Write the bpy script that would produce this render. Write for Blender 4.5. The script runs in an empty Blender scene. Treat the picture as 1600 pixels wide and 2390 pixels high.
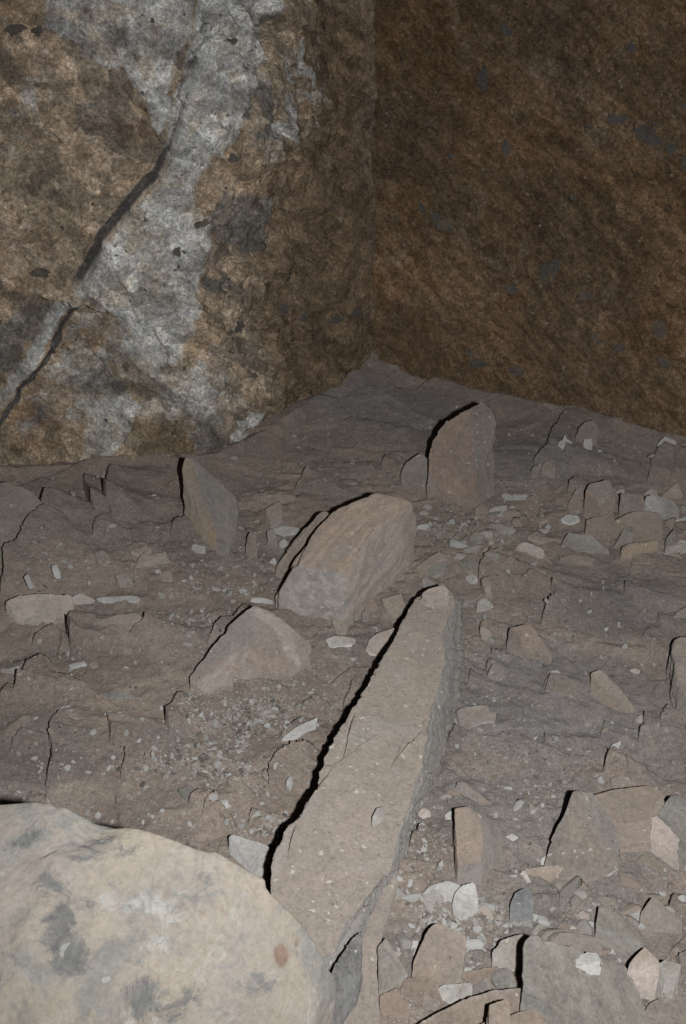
import bpy, bmesh, math, random
import numpy as np
from mathutils import Vector
random.seed(11); np.random.seed(11)
C = bpy.context.scene.collection
SC = bpy.context.scene

# ------------------------------------------------------------------ camera, flash, dim ambient, exposure
W0, H0, F0 = 1600.0, 2390.0, 3100.0          # photograph size and focal length in its pixels
PITCH = math.radians(25.5)
CAM = np.array([0.0, 0.0, 1.6])
cd = bpy.data.cameras.new('camera'); co = bpy.data.objects.new('camera', cd); C.objects.link(co)
co.location = CAM; co.rotation_euler = (math.pi/2 - PITCH, 0, 0)
cd.sensor_fit = 'VERTICAL'; cd.sensor_height = 24.0; cd.lens = 24.0*F0/H0
cd.clip_start = 0.02; cd.clip_end = 100
SC.camera = co

w = bpy.data.worlds.new('World'); SC.world = w; w.use_nodes = True
wn = w.node_tree; bg = wn.nodes['Background']
sk = wn.nodes.new('ShaderNodeTexSky'); sk.sky_type = 'NISHITA'; sk.sun_disc = False
sk.sun_elevation = math.radians(25); sk.sun_rotation = math.radians(180)
wn.links.new(sk.outputs[0], bg.inputs[0]); bg.inputs[1].default_value = 0.0025   # almost no daylight gets in here

ld = bpy.data.lights.new('camera_flash', 'SPOT'); lo = bpy.data.objects.new('camera_flash', ld); C.objects.link(lo)
lo.location = (0.14, -0.02, 1.585)           # flash beside the lens of a camera held upright
_aim = Vector((0.12, 3.0, 0.25)) - Vector(lo.location)
lo.rotation_euler = _aim.to_track_quat('-Z', 'Y').to_euler()
ld.energy = 250; ld.color = (0.97, 1.0, 1.03); ld.spot_size = math.radians(82); ld.spot_blend = 1.0
ld.shadow_soft_size = 0.018
SC.view_settings.view_transform = 'Standard'; SC.view_settings.look = 'None'
SC.view_settings.exposure = 0.0; SC.view_settings.gamma = 1.0

# ------------------------------------------------------------------ noise (numpy)
def _h(ix, iy, iz, seed):
    h = (ix.astype(np.int64)*374761393 + iy.astype(np.int64)*668265263 + iz.astype(np.int64)*2147483647 + seed*974634777) & 0xFFFFFFFF
    h = ((h ^ (h >> 13)) * 1274126177) & 0xFFFFFFFF
    h = ((h ^ (h >> 16)) * 2246822519) & 0xFFFFFFFF
    h = h ^ (h >> 15)
    return (h & 0xFFFFFF).astype(np.float64)/float(0xFFFFFF)
def vnoise(p, seed=0):                        # p: N x 2 or N x 3, result -1..1
    i = np.floor(p); f = p - i; i = i.astype(np.int64); f = f*f*f*(f*(f*6-15)+10)
    if p.shape[1] == 2:
        z = np.zeros(len(p), np.int64)
        a = _h(i[:,0], i[:,1], z, seed); b = _h(i[:,0]+1, i[:,1], z, seed)
        c = _h(i[:,0], i[:,1]+1, z, seed); d = _h(i[:,0]+1, i[:,1]+1, z, seed)
        x, y = f[:,0], f[:,1]
        return 2*((a*(1-x)+b*x)*(1-y) + (c*(1-x)+d*x)*y) - 1
    r = 0
    for dz in (0, 1):
        a = _h(i[:,0], i[:,1], i[:,2]+dz, seed); b = _h(i[:,0]+1, i[:,1], i[:,2]+dz, seed)
        c = _h(i[:,0], i[:,1]+1, i[:,2]+dz, seed); d = _h(i[:,0]+1, i[:,1]+1, i[:,2]+dz, seed)
        x, y = f[:,0], f[:,1]
        v = (a*(1-x)+b*x)*(1-y) + (c*(1-x)+d*x)*y
        r = r + v*(f[:,2] if dz else 1-f[:,2])
    return 2*r - 1
def fbm(p, seed=0, octs=4, gain=0.5):
    r = 0; a = 1.0; t = 0
    for k in range(octs):
        r = r + a*vnoise(p*(2.03**k) + 17.3*k, seed+k); t += a; a *= gain
    return r/t
def facets(p, seed=0):
    """cellular planes: every cell is a randomly tilted flat piece; returns (height -1..1, id 0..1, edge distance)"""
    n, D = p.shape
    i = np.floor(p).astype(np.int64)
    best = np.full(n, 1e9); second = np.full(n, 1e9); hv = np.zeros(n); idv = np.zeros(n)
    rng = [-1, 0, 1]
    z0 = np.zeros(n, np.int64)
    for dx in rng:
        for dy in rng:
            for dz in (rng if D == 3 else [0]):
                cx = i[:,0]+dx; cy = i[:,1]+dy; cz = (i[:,2]+dz) if D == 3 else z0
                o = [_h(cx, cy, cz, seed+k) for k in range(D)]
                q = np.stack([p[:,0]-cx-o[0], p[:,1]-cy-o[1]] + ([p[:,2]-cz-o[2]] if D == 3 else []), 1)
                d = (q*q).sum(1)
                g = sum(q[:,k]*(2*_h(cx, cy, cz, seed+10+k)-1) for k in range(D))
                val = g*0.9 + 0.5*(2*_h(cx, cy, cz, seed+20)-1)
                m = d < best
                second = np.where(m, best, np.minimum(second, d))
                hv = np.where(m, val, hv); idv = np.where(m, _h(cx, cy, cz, seed+30), idv)
                best = np.where(m, d, best)
    return hv, idv, np.sqrt(second)-np.sqrt(best)
def sstep(a, b, x):
    t = np.clip((x-a)/(b-a), 0, 1); return t*t*(3-2*t)

# ------------------------------------------------------------------ from a place in the photograph to a place in the world
CP, SP = math.cos(PITCH), math.sin(PITCH)
def ray(px, py):
    x = (px-W0/2)/F0; y = -(py-H0/2)/F0
    d = np.array([x, CP + y*SP, -SP + y*CP]); return d/np.linalg.norm(d)
def proj(p):
    q = np.asarray(p, float) - CAM
    zc = q[...,1]*CP - q[...,2]*SP; yc = q[...,1]*SP + q[...,2]*CP
    return np.stack([W0/2 + F0*q[...,0]/zc, H0/2 - F0*yc/zc], -1)
def G(x, y):                                  # large, smooth shape of the debris floor
    p = np.stack([np.atleast_1d(x), np.atleast_1d(y)], 1).astype(float)
    return 0.022*fbm(p*1.7, 5, 2) + 0.03*fbm(p*0.6+9, 6, 1)
def P(px, py, h=0.0):
    d = ray(px, py); t = (1.6-h)/(-d[2])
    for _ in range(6):
        q = CAM + d*t
        t = (1.6 - h - G(q[0], q[1])[0])/(-d[2])
    return CAM + d*t

# ------------------------------------------------------------------ mesh helpers
def new_mesh(name, V, T, smooth=True, attrs=None):
    me = bpy.data.meshes.new(name)
    V = np.asarray(V, np.float32); T = np.asarray(T, np.int32); k = T.shape[1]
    me.vertices.add(len(V)); me.vertices.foreach_set('co', V.ravel())
    me.loops.add(T.size); me.loops.foreach_set('vertex_index', T.ravel())
    me.polygons.add(len(T)); me.polygons.foreach_set('loop_start', np.arange(0, T.size, k, dtype=np.int32))
    me.polygons.foreach_set('use_smooth', np.full(len(T), smooth))
    me.update(calc_edges=True)
    for an, col in (attrs or {}).items():
        a = me.color_attributes.new(an, 'FLOAT_COLOR', 'POINT')
        a.data.foreach_set('color', np.asarray(col, np.float32).ravel())
    return me
def link(name, me, mat, parent=None):
    o = bpy.data.objects.new(name, me); C.objects.link(o)
    if mat is not None and not me.materials: me.materials.append(mat)
    if parent is not None: o.parent = parent
    return o
def tag(o, label=None, cat=None, group=None, kind=None):
    if label: o['label'] = label
    if cat: o['category'] = cat
    if group: o['group'] = group
    if kind: o['kind'] = kind
    return o
def grid_quads(nu, nv):
    a = np.arange(nu*nv).reshape(nu, nv)
    return np.stack([a[:-1,:-1], a[1:,:-1], a[1:,1:], a[:-1,1:]], -1).reshape(-1, 4)
def vnormals(V, T):
    n = np.zeros_like(V)
    e = np.cross(V[T[:,1]]-V[T[:,0]], V[T[:,2]]-V[T[:,0]])
    for k in range(T.shape[1]): np.add.at(n, T[:,k], e)
    return n/np.maximum(np.linalg.norm(n, axis=1, keepdims=True), 1e-12)
_ico = {}
def ico(level):
    if level not in _ico:
        bm = bmesh.new(); bmesh.ops.create_icosphere(bm, subdivisions=level+1, radius=1.0)
        bm.verts.ensure_lookup_table()
        _ico[level] = (np.array([v.co[:] for v in bm.verts]), np.array([[v.index for v in f.verts] for f in bm.faces]))
        bm.free()
    return _ico[level]

# ------------------------------------------------------------------ procedural materials
class NT:
    def __init__(s, name):
        s.m = bpy.data.materials.new(name); s.m.use_nodes = True; s.t = s.m.node_tree
        s.b = s.t.nodes['Principled BSDF']
        s.b.inputs['Roughness'].default_value = 0.95
        s.b.inputs['Diffuse Roughness'].default_value = 1.0
        s.b.inputs['Specular IOR Level'].default_value = 0.12
    def n(s, ty, **kw):
        x = s.t.nodes.new(ty)
        for k, v in kw.items(): setattr(x, k, v)
        return x
    def put(s, sock, v):
        if v is None: return
        if isinstance(v, bpy.types.NodeSocket): s.t.links.new(v, sock)
        elif isinstance(v, (tuple, list)) and len(v) == 3 and sock.type == 'RGBA': sock.default_value = (*v, 1)
        else: sock.default_value = v
    def coords(s, rnd=True):
        c = s.n('ShaderNodeTexCoord').outputs['Object']
        if not rnd: return c
        oi = s.n('ShaderNodeObjectInfo').outputs['Random']
        a = s.n('ShaderNodeVectorMath', operation='SCALE'); s.put(a.inputs[0], (31.0, 17.0, 53.0)); s.put(a.inputs['Scale'], oi)
        b = s.n('ShaderNodeVectorMath', operation='ADD'); s.put(b.inputs[0], c); s.put(b.inputs[1], a.outputs[0])
        return b.outputs[0]
    def mapv(s, v, rot=(0,0,0), scale=(1,1,1), loc=(0,0,0)):
        if any(rot) and tuple(scale) != (1, 1, 1): v = s.mapv(v, rot=rot); rot = (0, 0, 0)   # turn first, then stretch
        m = s.n('ShaderNodeMapping'); s.put(m.inputs['Vector'], v)
        m.inputs['Rotation'].default_value = rot; m.inputs['Scale'].default_value = scale; m.inputs['Location'].default_value = loc
        return m.outputs[0]
    def noise(s, v, scale, detail=4, rough=0.6, dist=0.0):
        x = s.n('ShaderNodeTexNoise'); s.put(x.inputs['Vector'], v); x.inputs['Scale'].default_value = scale
        x.inputs['Detail'].default_value = detail; x.inputs['Roughness'].default_value = rough; x.inputs['Distortion'].default_value = dist
        return x.outputs['Fac']
    def vor(s, v, scale, feature='F1'):
        x = s.n('ShaderNodeTexVoronoi', feature=feature); s.put(x.inputs['Vector'], v); x.inputs['Scale'].default_value = scale
        return x
    def math(s, op, a, b=None, clamp=False):
        x = s.n('ShaderNodeMath', operation=op, use_clamp=clamp); s.put(x.inputs[0], a); s.put(x.inputs[1], b); return x.outputs[0]
    def ramp(s, f, lo, hi, a=0.0, b=1.0):
        x = s.n('ShaderNodeMapRange', interpolation_type='SMOOTHSTEP'); s.put(x.inputs['Value'], f)
        x.inputs['From Min'].default_value = lo; x.inputs['From Max'].default_value = hi
        x.inputs['To Min'].default_value = a; x.inputs['To Max'].default_value = b
        return x.outputs['Result']
    def mix(s, f, a, b, mode='MIX'):
        x = s.n('ShaderNodeMix', data_type='RGBA', blend_type=mode); s.put(x.inputs[0], f); s.put(x.inputs[6], a); s.put(x.inputs[7], b)
        return x.outputs[2]
    def flecks(s, v, scale, dens, size=0.35):
        """0/1 mask of scattered chips: one per cell where the cell's random value is under dens"""
        nz = s.n('ShaderNodeTexNoise'); s.put(nz.inputs['Vector'], v); nz.inputs['Scale'].default_value = scale*1.1; nz.inputs['Detail'].default_value = 2
        a = s.n('ShaderNodeVectorMath', operation='MULTIPLY_ADD'); s.put(a.inputs[0], nz.outputs['Color']); s.put(a.inputs[1], (1.5/scale,)*3); s.put(a.inputs[2], v)
        x = s.vor(a.outputs[0], scale)
        r = s.n('ShaderNodeSeparateColor'); s.put(r.inputs[0], x.outputs['Color'])
        on = s.math('LESS_THAN', r.outputs[0], dens)
        sz = s.math('MULTIPLY', r.outputs[1], size)
        inn = s.math('LESS_THAN', x.outputs['Distance'], sz)
        return s.math('MULTIPLY', on, inn), r.outputs[2]
    def bump(s, h, strength, dist):
        b = s.n('ShaderNodeBump'); b.inputs['Strength'].default_value = strength; b.inputs['Distance'].default_value = dist
        s.put(b.inputs['Height'], h); s.put(s.b.inputs['Normal'], b.outputs[0])
    def grit(s, v, col, scale, amt, detail=5, rough=0.78):
        f = s.ramp(s.noise(v, scale, detail, rough), 0.30, 0.70, 1-amt, 1+amt)
        return s.times(col, f)
    def times(s, col, f):
        c = s.n('ShaderNodeCombineColor'); [s.put(c.inputs[k], f) for k in range(3)]
        return s.mix(1.0, col, c.outputs[0], 'MULTIPLY')
    def done(s, col):
        s.put(s.b.inputs['Base Color'], col); return s.m
def attr(t, name):
    a = t.n('ShaderNodeAttribute', attribute_name=name); r = t.n('ShaderNodeSeparateColor'); t.put(r.inputs[0], a.outputs['Color'])
    return r.outputs[0], r.outputs[1], r.outputs[2]

def rock_mat(name, c1, c2, c3, patch=0.55, streak=None, fleck=0.10, dust=0.35, fine=0.22):
    t = NT(name); v = t.coords()
    col = t.mix(t.ramp(t.noise(v, 9, 5, 0.6, 0.6), 0.35, 0.65), c1, c2)
    col = t.mix(t.ramp(t.noise(v, 5, 6, 0.65, 1.2), patch, patch+0.09, 0, 0.75), col, c3)
    if streak:
        sv = t.mapv(v, rot=tuple(Vector(streak).rotation_difference(Vector((0, 0, 1))).to_euler()), scale=(34, 34, 2.5))   # drawn out along one direction
        col = t.mix(t.ramp(t.noise(sv, 1, 4, 0.6, 0.4), 0.42, 0.62, 0, 0.55), col, tuple(min(1, x*1.5) for x in c1))
        col = t.mix(t.ramp(t.noise(sv, 2.3, 4, 0.6, 0.2), 0.55, 0.75, 0, 0.45), col, tuple(x*0.62 for x in c2))
    tr, tg, tb = attr(t, 'tone')              # broken faces differ: fresh, stained, dusty; the long slab's side also carries painted shade
    gv = t.n('ShaderNodeCombineColor'); [t.put(gv.inputs[k], t.math('MULTIPLY', tr, x)) for k, x in enumerate((1.0, 1.0, 1.0))]
    col = t.mix(1.0, col, gv.outputs[0], 'MULTIPLY')
    hs = t.n('ShaderNodeHueSaturation'); t.put(hs.inputs['Saturation'], tg); t.put(hs.inputs['Color'], col); col = hs.outputs[0]
    geo = t.n('ShaderNodeNewGeometry'); sx = t.n('ShaderNodeSeparateXYZ'); t.put(sx.inputs[0], geo.outputs['Normal'])
    dn = t.math('MULTIPLY', t.ramp(sx.outputs[2], 0.35, 0.95), t.ramp(t.noise(v, 14, 5, 0.7), 0.38, 0.62, 0.0, dust))
    oz = t.n('ShaderNodeSeparateXYZ'); t.put(oz.inputs[0], t.n('ShaderNodeTexCoord').outputs['Object'])
    ft = t.ramp(t.math('ADD', oz.outputs[2], t.math('MULTIPLY', t.math('SUBTRACT', t.noise(v, 30, 6, 0.75), 0.5), 0.07)), 0.012, 0.04, min(0.85, dust*2), 0.0)
    col = t.mix(ft, col, (0.27, 0.232, 0.195))                       # earth still clinging to the foot
    col = t.mix(dn, col, (0.30, 0.25, 0.205))                         # settled dust on what lies flat
    col = t.grit(v, col, 38, 0.13, 7); col = t.grit(v, col, 150, 0.17, 4)
    fine_n = t.noise(v, 130, 5, 0.75)
    col = t.mix(t.ramp(fine_n, 0.28, 0.72, 0, fine), col, (0.62, 0.54, 0.46))
    col = t.mix(t.ramp(t.noise(v, 70, 3, 0.7), 0.56, 0.74, 0, fine*1.3), col, tuple(x*0.45 for x in c2))
    fl, r3 = t.flecks(t.mapv(v, scale=(1, 1, 1.4)), 85, fleck, 0.42)
    col = t.mix(t.math('MULTIPLY', fl, 0.55), col, (0.66, 0.60, 0.53))
    fl2, _ = t.flecks(v, 150, fleck*0.7, 0.4)
    col = t.mix(t.math('MULTIPLY', fl2, 0.5), col, tuple(x*0.4 for x in c2))
    t.bump(t.math('ADD', t.noise(v, 60, 6, 0.7), t.math('MULTIPLY', fine_n, 0.5)), 0.5, 0.006)
    return t.done(col)

M = {}
M['tan']    = rock_mat('tan_limestone',   (0.315,0.241,0.193), (0.257,0.197,0.162), (0.326,0.276,0.255))
M['tan_plain'] = rock_mat('smooth_tan_limestone', (0.331,0.258,0.204), (0.289,0.229,0.185), (0.362,0.281,0.209), fleck=0.06, dust=0.25, fine=0.16)
M['cream']  = rock_mat('cream_limestone', (0.493,0.409,0.350), (0.409,0.335,0.277), (0.525,0.453,0.418), fleck=0.04, dust=0.1, fine=0.14)
M['white']  = rock_mat('white_limestone', (0.53,0.51,0.475), (0.45,0.43,0.40), (0.41,0.405,0.40), patch=0.6, fleck=0.03, dust=0.1, fine=0.1)
M['grey']   = rock_mat('grey_limestone',  (0.215,0.198,0.172), (0.183,0.170,0.148), (0.257,0.225,0.180), streak=(0.5,-0.8,-0.25), fleck=0.05, dust=0.3)
M['streaky']= rock_mat('streaked_limestone', (0.347,0.267,0.212), (0.294,0.233,0.197), (0.315,0.276,0.268), streak=(0.263,0.340,0.101), fleck=0.06, dust=0.45)
M['ochre']  = rock_mat('ochre_limestone', (0.335,0.272,0.230), (0.290,0.238,0.202), (0.460,0.396,0.358), fleck=0.05, dust=0.4)
M['dusty']  = rock_mat('dust_covered_stone', (0.25,0.21,0.175), (0.21,0.18,0.15), (0.28,0.235,0.185), fleck=0.16, dust=0.5)
M['darkgrey'] = rock_mat('dark_grey_stone', (0.13,0.13,0.128), (0.10,0.10,0.10), (0.19,0.18,0.165), streak=(0.2,-0.5,0.8), fleck=0.03, dust=0.15)
M['flint']  = rock_mat('dark_flint', (0.065,0.060,0.060), (0.04,0.038,0.038), (0.13,0.115,0.10), patch=0.6, fleck=0.02, dust=0.1, fine=0.1)
M['greyflint'] = rock_mat('grey_flint', (0.056,0.046,0.036), (0.034,0.029,0.024), (0.125,0.094,0.064), patch=0.50, fleck=0.02, dust=0.1, fine=0.15)

M['blade'] = rock_mat('banded_grey_tan_stone', (0.30,0.225,0.15), (0.24,0.20,0.165), (0.215,0.19,0.17), patch=0.46, fleck=0.04, dust=0.3)
M['white_broken'] = rock_mat('chalky_grey_limestone', (0.38,0.355,0.32), (0.29,0.26,0.225), (0.49,0.47,0.435), patch=0.5, fleck=0.05, dust=0.15)
M['white_top'] = rock_mat('white_edged_limestone', (0.50,0.47,0.42), (0.42,0.38,0.33), (0.60,0.58,0.55), patch=0.5, fleck=0.04, dust=0.9)
M['greyflint_pebble'] = rock_mat('blue_grey_flint', (0.24,0.245,0.25), (0.17,0.175,0.18), (0.50,0.49,0.47), patch=0.56, fleck=0.03, dust=0.05)

M['brownrock'] = rock_mat('orange_brown_rock', (0.22,0.145,0.085), (0.18,0.125,0.08), (0.20,0.165,0.13), patch=0.5, fleck=0.06, dust=0.2)
M['paleface'] = rock_mat('pale_wall_rock', (0.36,0.335,0.30), (0.30,0.245,0.18), (0.44,0.43,0.41), patch=0.48, streak=(0.6,0.1,1.0), fleck=0.08, dust=0.2)
def boulder_mat():
    t = NT('cream_pink_boulder_stone'); v = t.coords(False)
    col = t.mix(t.ramp(t.noise(v, 4.0, 5, 0.6, 0.8), 0.36, 0.62), (0.359,0.306,0.242), (0.342,0.294,0.254))
    col = t.mix(t.ramp(t.noise(t.mapv(v, loc=(3,1,2)), 5.5, 8, 0.72, 1.0), 0.47, 0.58, 0, 0.75), col, (0.228,0.223,0.210))
    col = t.mix(t.ramp(t.noise(t.mapv(v, loc=(8,4,1)), 7, 7, 0.72, 1.6), 0.57, 0.70, 0, 0.75), col, (0.145,0.154,0.160))
    col = t.mix(t.ramp(t.noise(t.mapv(v, loc=(5,9,7)), 16, 8, 0.8, 1.0), 0.55, 0.64, 0, 0.65), col, (0.409,0.389,0.346))
    red, g, b = attr(t, 'mask')
    wn = t.noise(v, 14, 9, 0.8, 1.2)
    col = t.mix(t.math('MULTIPLY', t.ramp(t.math('ADD', g, t.math('MULTIPLY', t.math('SUBTRACT', wn, 0.5), 3.0)), 0.45, 0.95), 0.75), col, (0.102,0.110,0.115))
    col = t.mix(t.math('MULTIPLY', t.ramp(t.math('ADD', red, t.math('MULTIPLY', t.math('SUBTRACT', wn, 0.5), 2.2)), 0.4, 0.9), 0.7), col, (0.219,0.123,0.078))
    col = t.mix(t.math('MULTIPLY', t.ramp(t.math('ADD', b, t.math('MULTIPLY', t.math('SUBTRACT', t.noise(t.mapv(v, loc=(3,7,1)), 18, 9, 0.8, 1.0), 0.5), 3.0)), 0.55, 0.95), 0.7), col, (0.437,0.423,0.387))
    col = t.grit(v, col, 26, 0.10, 7); col = t.grit(v, col, 120, 0.12, 4)
    # thin reddish and grey veins
    ridge = t.math('ABSOLUTE', t.math('SUBTRACT', t.noise(t.mapv(v, loc=(1,2,6)), 4.5, 4, 0.55, 0.8), 0.5))
    col = t.mix(t.ramp(ridge, 0.0, 0.010, 0.25, 0), col, (0.219,0.161,0.125))
    col = t.mix(t.ramp(t.noise(v, 90, 5, 0.75), 0.35, 0.75, 0, 0.2), col, (0.449,0.423,0.373))
    fl, _ = t.flecks(v, 40, 0.10, 0.35); col = t.mix(t.math('MULTIPLY', fl, 0.5), col, (0.475,0.466,0.420))
    t.bump(t.math('ADD', t.noise(v, 45, 7, 0.75), t.math('MULTIPLY', t.noise(v, 9, 6, 0.65, 0.8), 1.6)), 0.7, 0.010)
    return t.done(col)
M['boulder'] = boulder_mat()

def ground_mat():
    t = NT('dusty_debris_floor'); v = t.coords(False)
    fr, tan, gry = attr(t, 'mask'); cell, cell2, _q = attr(t, 'mask2')
    col = t.mix(t.ramp(t.noise(v, 3.0, 5, 0.6, 0.5), 0.36, 0.64), (0.290,0.228,0.183), (0.233,0.191,0.161))
    col = t.mix(t.ramp(t.noise(t.mapv(v, loc=(4,2,0)), 6.5, 6, 0.65, 1.0), 0.50, 0.64, 0, 0.7), col, (0.305,0.247,0.199))
    col = t.mix(gry, col, (0.199,0.188,0.182))
    col = t.mix(t.math('MULTIPLY', tan, 0.85), col, (0.331,0.267,0.215))
    col = t.mix(t.ramp(t.noise(v, 22, 6, 0.7, 0.6), 0.5, 0.7, 0, 0.35), col, (0.388,0.304,0.240))
    col = t.mix(t.ramp(t.noise(v, 55, 5, 0.75), 0.52, 0.72, 0, 0.5), col, (0.168,0.133,0.113))
    col = t.grit(v, col, 34, 0.13, 8); col = t.grit(v, col, 120, 0.20, 5); col = t.grit(v, col, 300, 0.22, 3)
    col = t.mix(t.ramp(t.noise(v, 210, 4, 0.8), 0.45, 0.78, 0, 0.42), col, (0.569,0.473,0.400))
    tv = t.math('MULTIPLY', t.ramp(cell, 0.0, 1.0, 0.93, 1.09), t.ramp(cell2, 0.0, 1.0, 0.93, 1.08)); tc = t.n('ShaderNodeCombineColor'); [t.put(tc.inputs[k], tv) for k in range(3)]
    col = t.mix(1.0, col, tc.outputs[0], 'MULTIPLY')
    dn = t.math('ADD', t.math('MULTIPLY', t.ramp(t.noise(v, 2.6, 4, 0.6), 0.38, 0.66), 0.30), t.math('MULTIPLY', fr, 0.75))
    wv = t.mapv(v, scale=(0.85, 1.0, 1.0))
    for sc, k, sz, cc in ((55, 0.22, 0.42, (0.38,0.345,0.30)), (110, 0.6, 0.42, (0.46,0.43,0.39)), (210, 1.0, 0.45, (0.50,0.47,0.43))):
        f, r3 = t.flecks(wv, sc, t.math('MULTIPLY', dn, k), sz)
        col = t.mix(t.math('MULTIPLY', f, t.math('ADD', t.math('MULTIPLY', r3, 0.6), 0.3)), col, cc)
    f, _ = t.flecks(wv, 130, 0.05, 0.4); col = t.mix(t.math('MULTIPLY', f, 0.7), col, (0.06,0.05,0.045))
    t.bump(t.math('ADD', t.noise(v, 70, 6, 0.75), t.math('MULTIPLY', t.noise(v, 260, 3, 0.7), 0.5)), 0.7, 0.008)
    return t.done(col)
M['ground'] = ground_mat()

def wall_mat(name, right):
    t = NT(name); v = t.coords(False)
    wh, dk, org = attr(t, 'mask'); gr, fa, fb = attr(t, 'mask2')
    if right:
        st = t.mapv(v, rot=(0.0, math.radians(-40), 0), scale=(14, 18, 32))
        col = t.mix(t.ramp(t.noise(v, 2.2, 6, 0.65, 0.8), 0.36, 0.66), (0.194,0.113,0.057), (0.167,0.113,0.071))
        col = t.mix(t.ramp(t.noise(st, 1.0, 7, 0.8, 0.6), 0.44, 0.62, 0, 0.6), col, (0.277,0.183,0.108))
        col = t.mix(t.ramp(t.noise(t.mapv(st, loc=(5,5,5)), 1.6, 7, 0.8, 0.6), 0.50, 0.68, 0, 0.6), col, (0.094,0.060,0.036))
        col = t.mix(t.ramp(t.noise(t.mapv(v, loc=(7,1,3)), 5.5, 9, 0.8, 0.7), 0.52, 0.64, 0, 0.5), col, (0.277,0.215,0.157))
        col = t.mix(t.ramp(t.noise(t.mapv(v, loc=(2,8,3)), 3.2, 6, 0.7, 0.9), 0.56, 0.70, 0, 0.7), col, (0.115,0.086,0.060))
        crumb = t.ramp(t.noise(t.mapv(st, loc=(1,9,4)), 2.6, 6, 0.85, 0.5), 0.55, 0.66, 0, 0.75)
        col = t.mix(crumb, col, (0.295,0.236,0.180))
        col = t.times(col, t.ramp(t.noise(t.mapv(v, loc=(9,9,2)), 1.3, 3, 0.6, 0.5), 0.33, 0.66, 0.72, 1.30))
        col = t.times(col, t.ramp(t.noise(t.mapv(st, loc=(4,2,2)), 0.45, 5, 0.7, 0.8), 0.36, 0.62, 0.88, 1.1))
        ta, tb = 0.13, 0.13
    else:
        st = t.mapv(v, rot=(0.0, math.radians(-35), 0), scale=(8, 12, 22))
        col = t.mix(t.ramp(t.noise(v, 2.6, 6, 0.65, 0.8), 0.36, 0.64), (0.391,0.275,0.174), (0.432,0.336,0.239))
        col = t.mix(t.ramp(t.noise(st, 1.0, 7, 0.78, 0.8), 0.45, 0.62, 0, 0.6), col, (0.276,0.219,0.170))
        col = t.mix(t.ramp(t.noise(t.mapv(v, loc=(3,4,1)), 15, 8, 0.8, 0.8), 0.49, 0.60, 0, 0.6), col, (0.567,0.463,0.350))
        col = t.mix(t.ramp(t.noise(t.mapv(v, loc=(7,1,3)), 34, 7, 0.85, 0.8), 0.54, 0.64, 0, 0.75), col, (0.675,0.591,0.498))
        col = t.mix(t.ramp(t.noise(t.mapv(v, loc=(1,6,3)), 24, 8, 0.8, 1.0), 0.55, 0.66, 0, 0.6), col, (0.189,0.128,0.081))
        pl = t.n('ShaderNodeAttribute', attribute_name='mask2').outputs['Alpha']      # smooth split faces among the crumbly rock
        pc = t.mix(t.ramp(pl, 0.62, 0.95), (0.20,0.165,0.135), (0.33,0.265,0.19))
        col = t.mix(t.ramp(t.math('ADD', pl, t.math('MULTIPLY', t.math('SUBTRACT', t.noise(v, 20, 7, 0.75), 0.5), 0.25)), 0.58, 0.64, 0, 0.72), col, pc)
        dr = t.n('ShaderNodeAttribute', attribute_name='mask').outputs['Alpha']       # dressed, stained strip beside the corner
        dc = t.mix(t.ramp(t.noise(st, 1.2, 7, 0.78, 0.6), 0.40, 0.62), (0.135,0.098,0.066), (0.20,0.150,0.105))
        col = t.mix(t.math('MULTIPLY', dr, 0.8), col, dc)
        ta, tb = 0.20, 0.20
    edge = t.math('MULTIPLY', t.math('SUBTRACT', t.noise(v, 7, 10, 0.78, 0.8), 0.5), 1.9)
    col = t.mix(t.math('MULTIPLY', t.ramp(t.math('ADD', org, edge), 0.25, 1.1), 0.7), col, (0.195,0.130,0.078))
    sw = t.mapv(v, rot=(0.0, math.radians(48), 0), scale=(6, 14, 22))       # the white rock is sheared along the joint
    wcol = t.mix(t.ramp(t.noise(v, 6, 8, 0.72, 0.8), 0.42, 0.60), (0.55,0.535,0.505), (0.47,0.41,0.335))
    wcol = t.mix(t.ramp(t.noise(sw, 1.0, 8, 0.75, 0.8), 0.50, 0.66, 0, 0.7), wcol, (0.42,0.415,0.405))
    wcol = t.mix(t.ramp(t.noise(t.mapv(sw, loc=(3,3,3)), 2.0, 7, 0.8, 0.6), 0.53, 0.68, 0, 0.8), wcol, (0.33,0.25,0.18))
    wcol = t.mix(t.ramp(t.noise(t.mapv(v, loc=(6,3,9)), 12, 8, 0.8, 0.9), 0.53, 0.62, 0, 0.75), wcol, (0.62,0.60,0.57))
    col = t.mix(t.ramp(t.math('ADD', wh, edge), 0.32, 0.66), col, wcol)
    gcol = t.mix(t.ramp(t.noise(sw, 1.6, 6, 0.75, 0.5), 0.4, 0.65), (0.185,0.160,0.135), (0.235,0.225,0.215))
    col = t.mix(t.math('MULTIPLY', t.ramp(t.math('ADD', gr, edge), 0.35, 0.75), 0.85), col, gcol)
    col = t.times(col, t.math('MULTIPLY', t.ramp(fa, 0.0, 1.0, 1-ta, 1+ta), t.ramp(fb, 0.0, 1.0, 1-tb, 1+tb)))
    col = t.mix(t.math('MULTIPLY', t.ramp(t.math('ADD', dk, t.math('MULTIPLY', edge, 0.4)), 0.3, 0.7), 0.92), col, (0.085,0.082,0.080))
    col = t.grit(v, col, 28, 0.28, 9); col = t.grit(t.mapv(v, loc=(2,7,2)), col, 75, 0.42, 6); col = t.grit(v, col, 170, 0.35, 4)
    col = t.mix(t.ramp(t.noise(t.mapv(v, loc=(4,7,5)), 48, 6, 0.8), 0.58, 0.66, 0, 0.7), col, (0.045,0.034,0.026))
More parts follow.
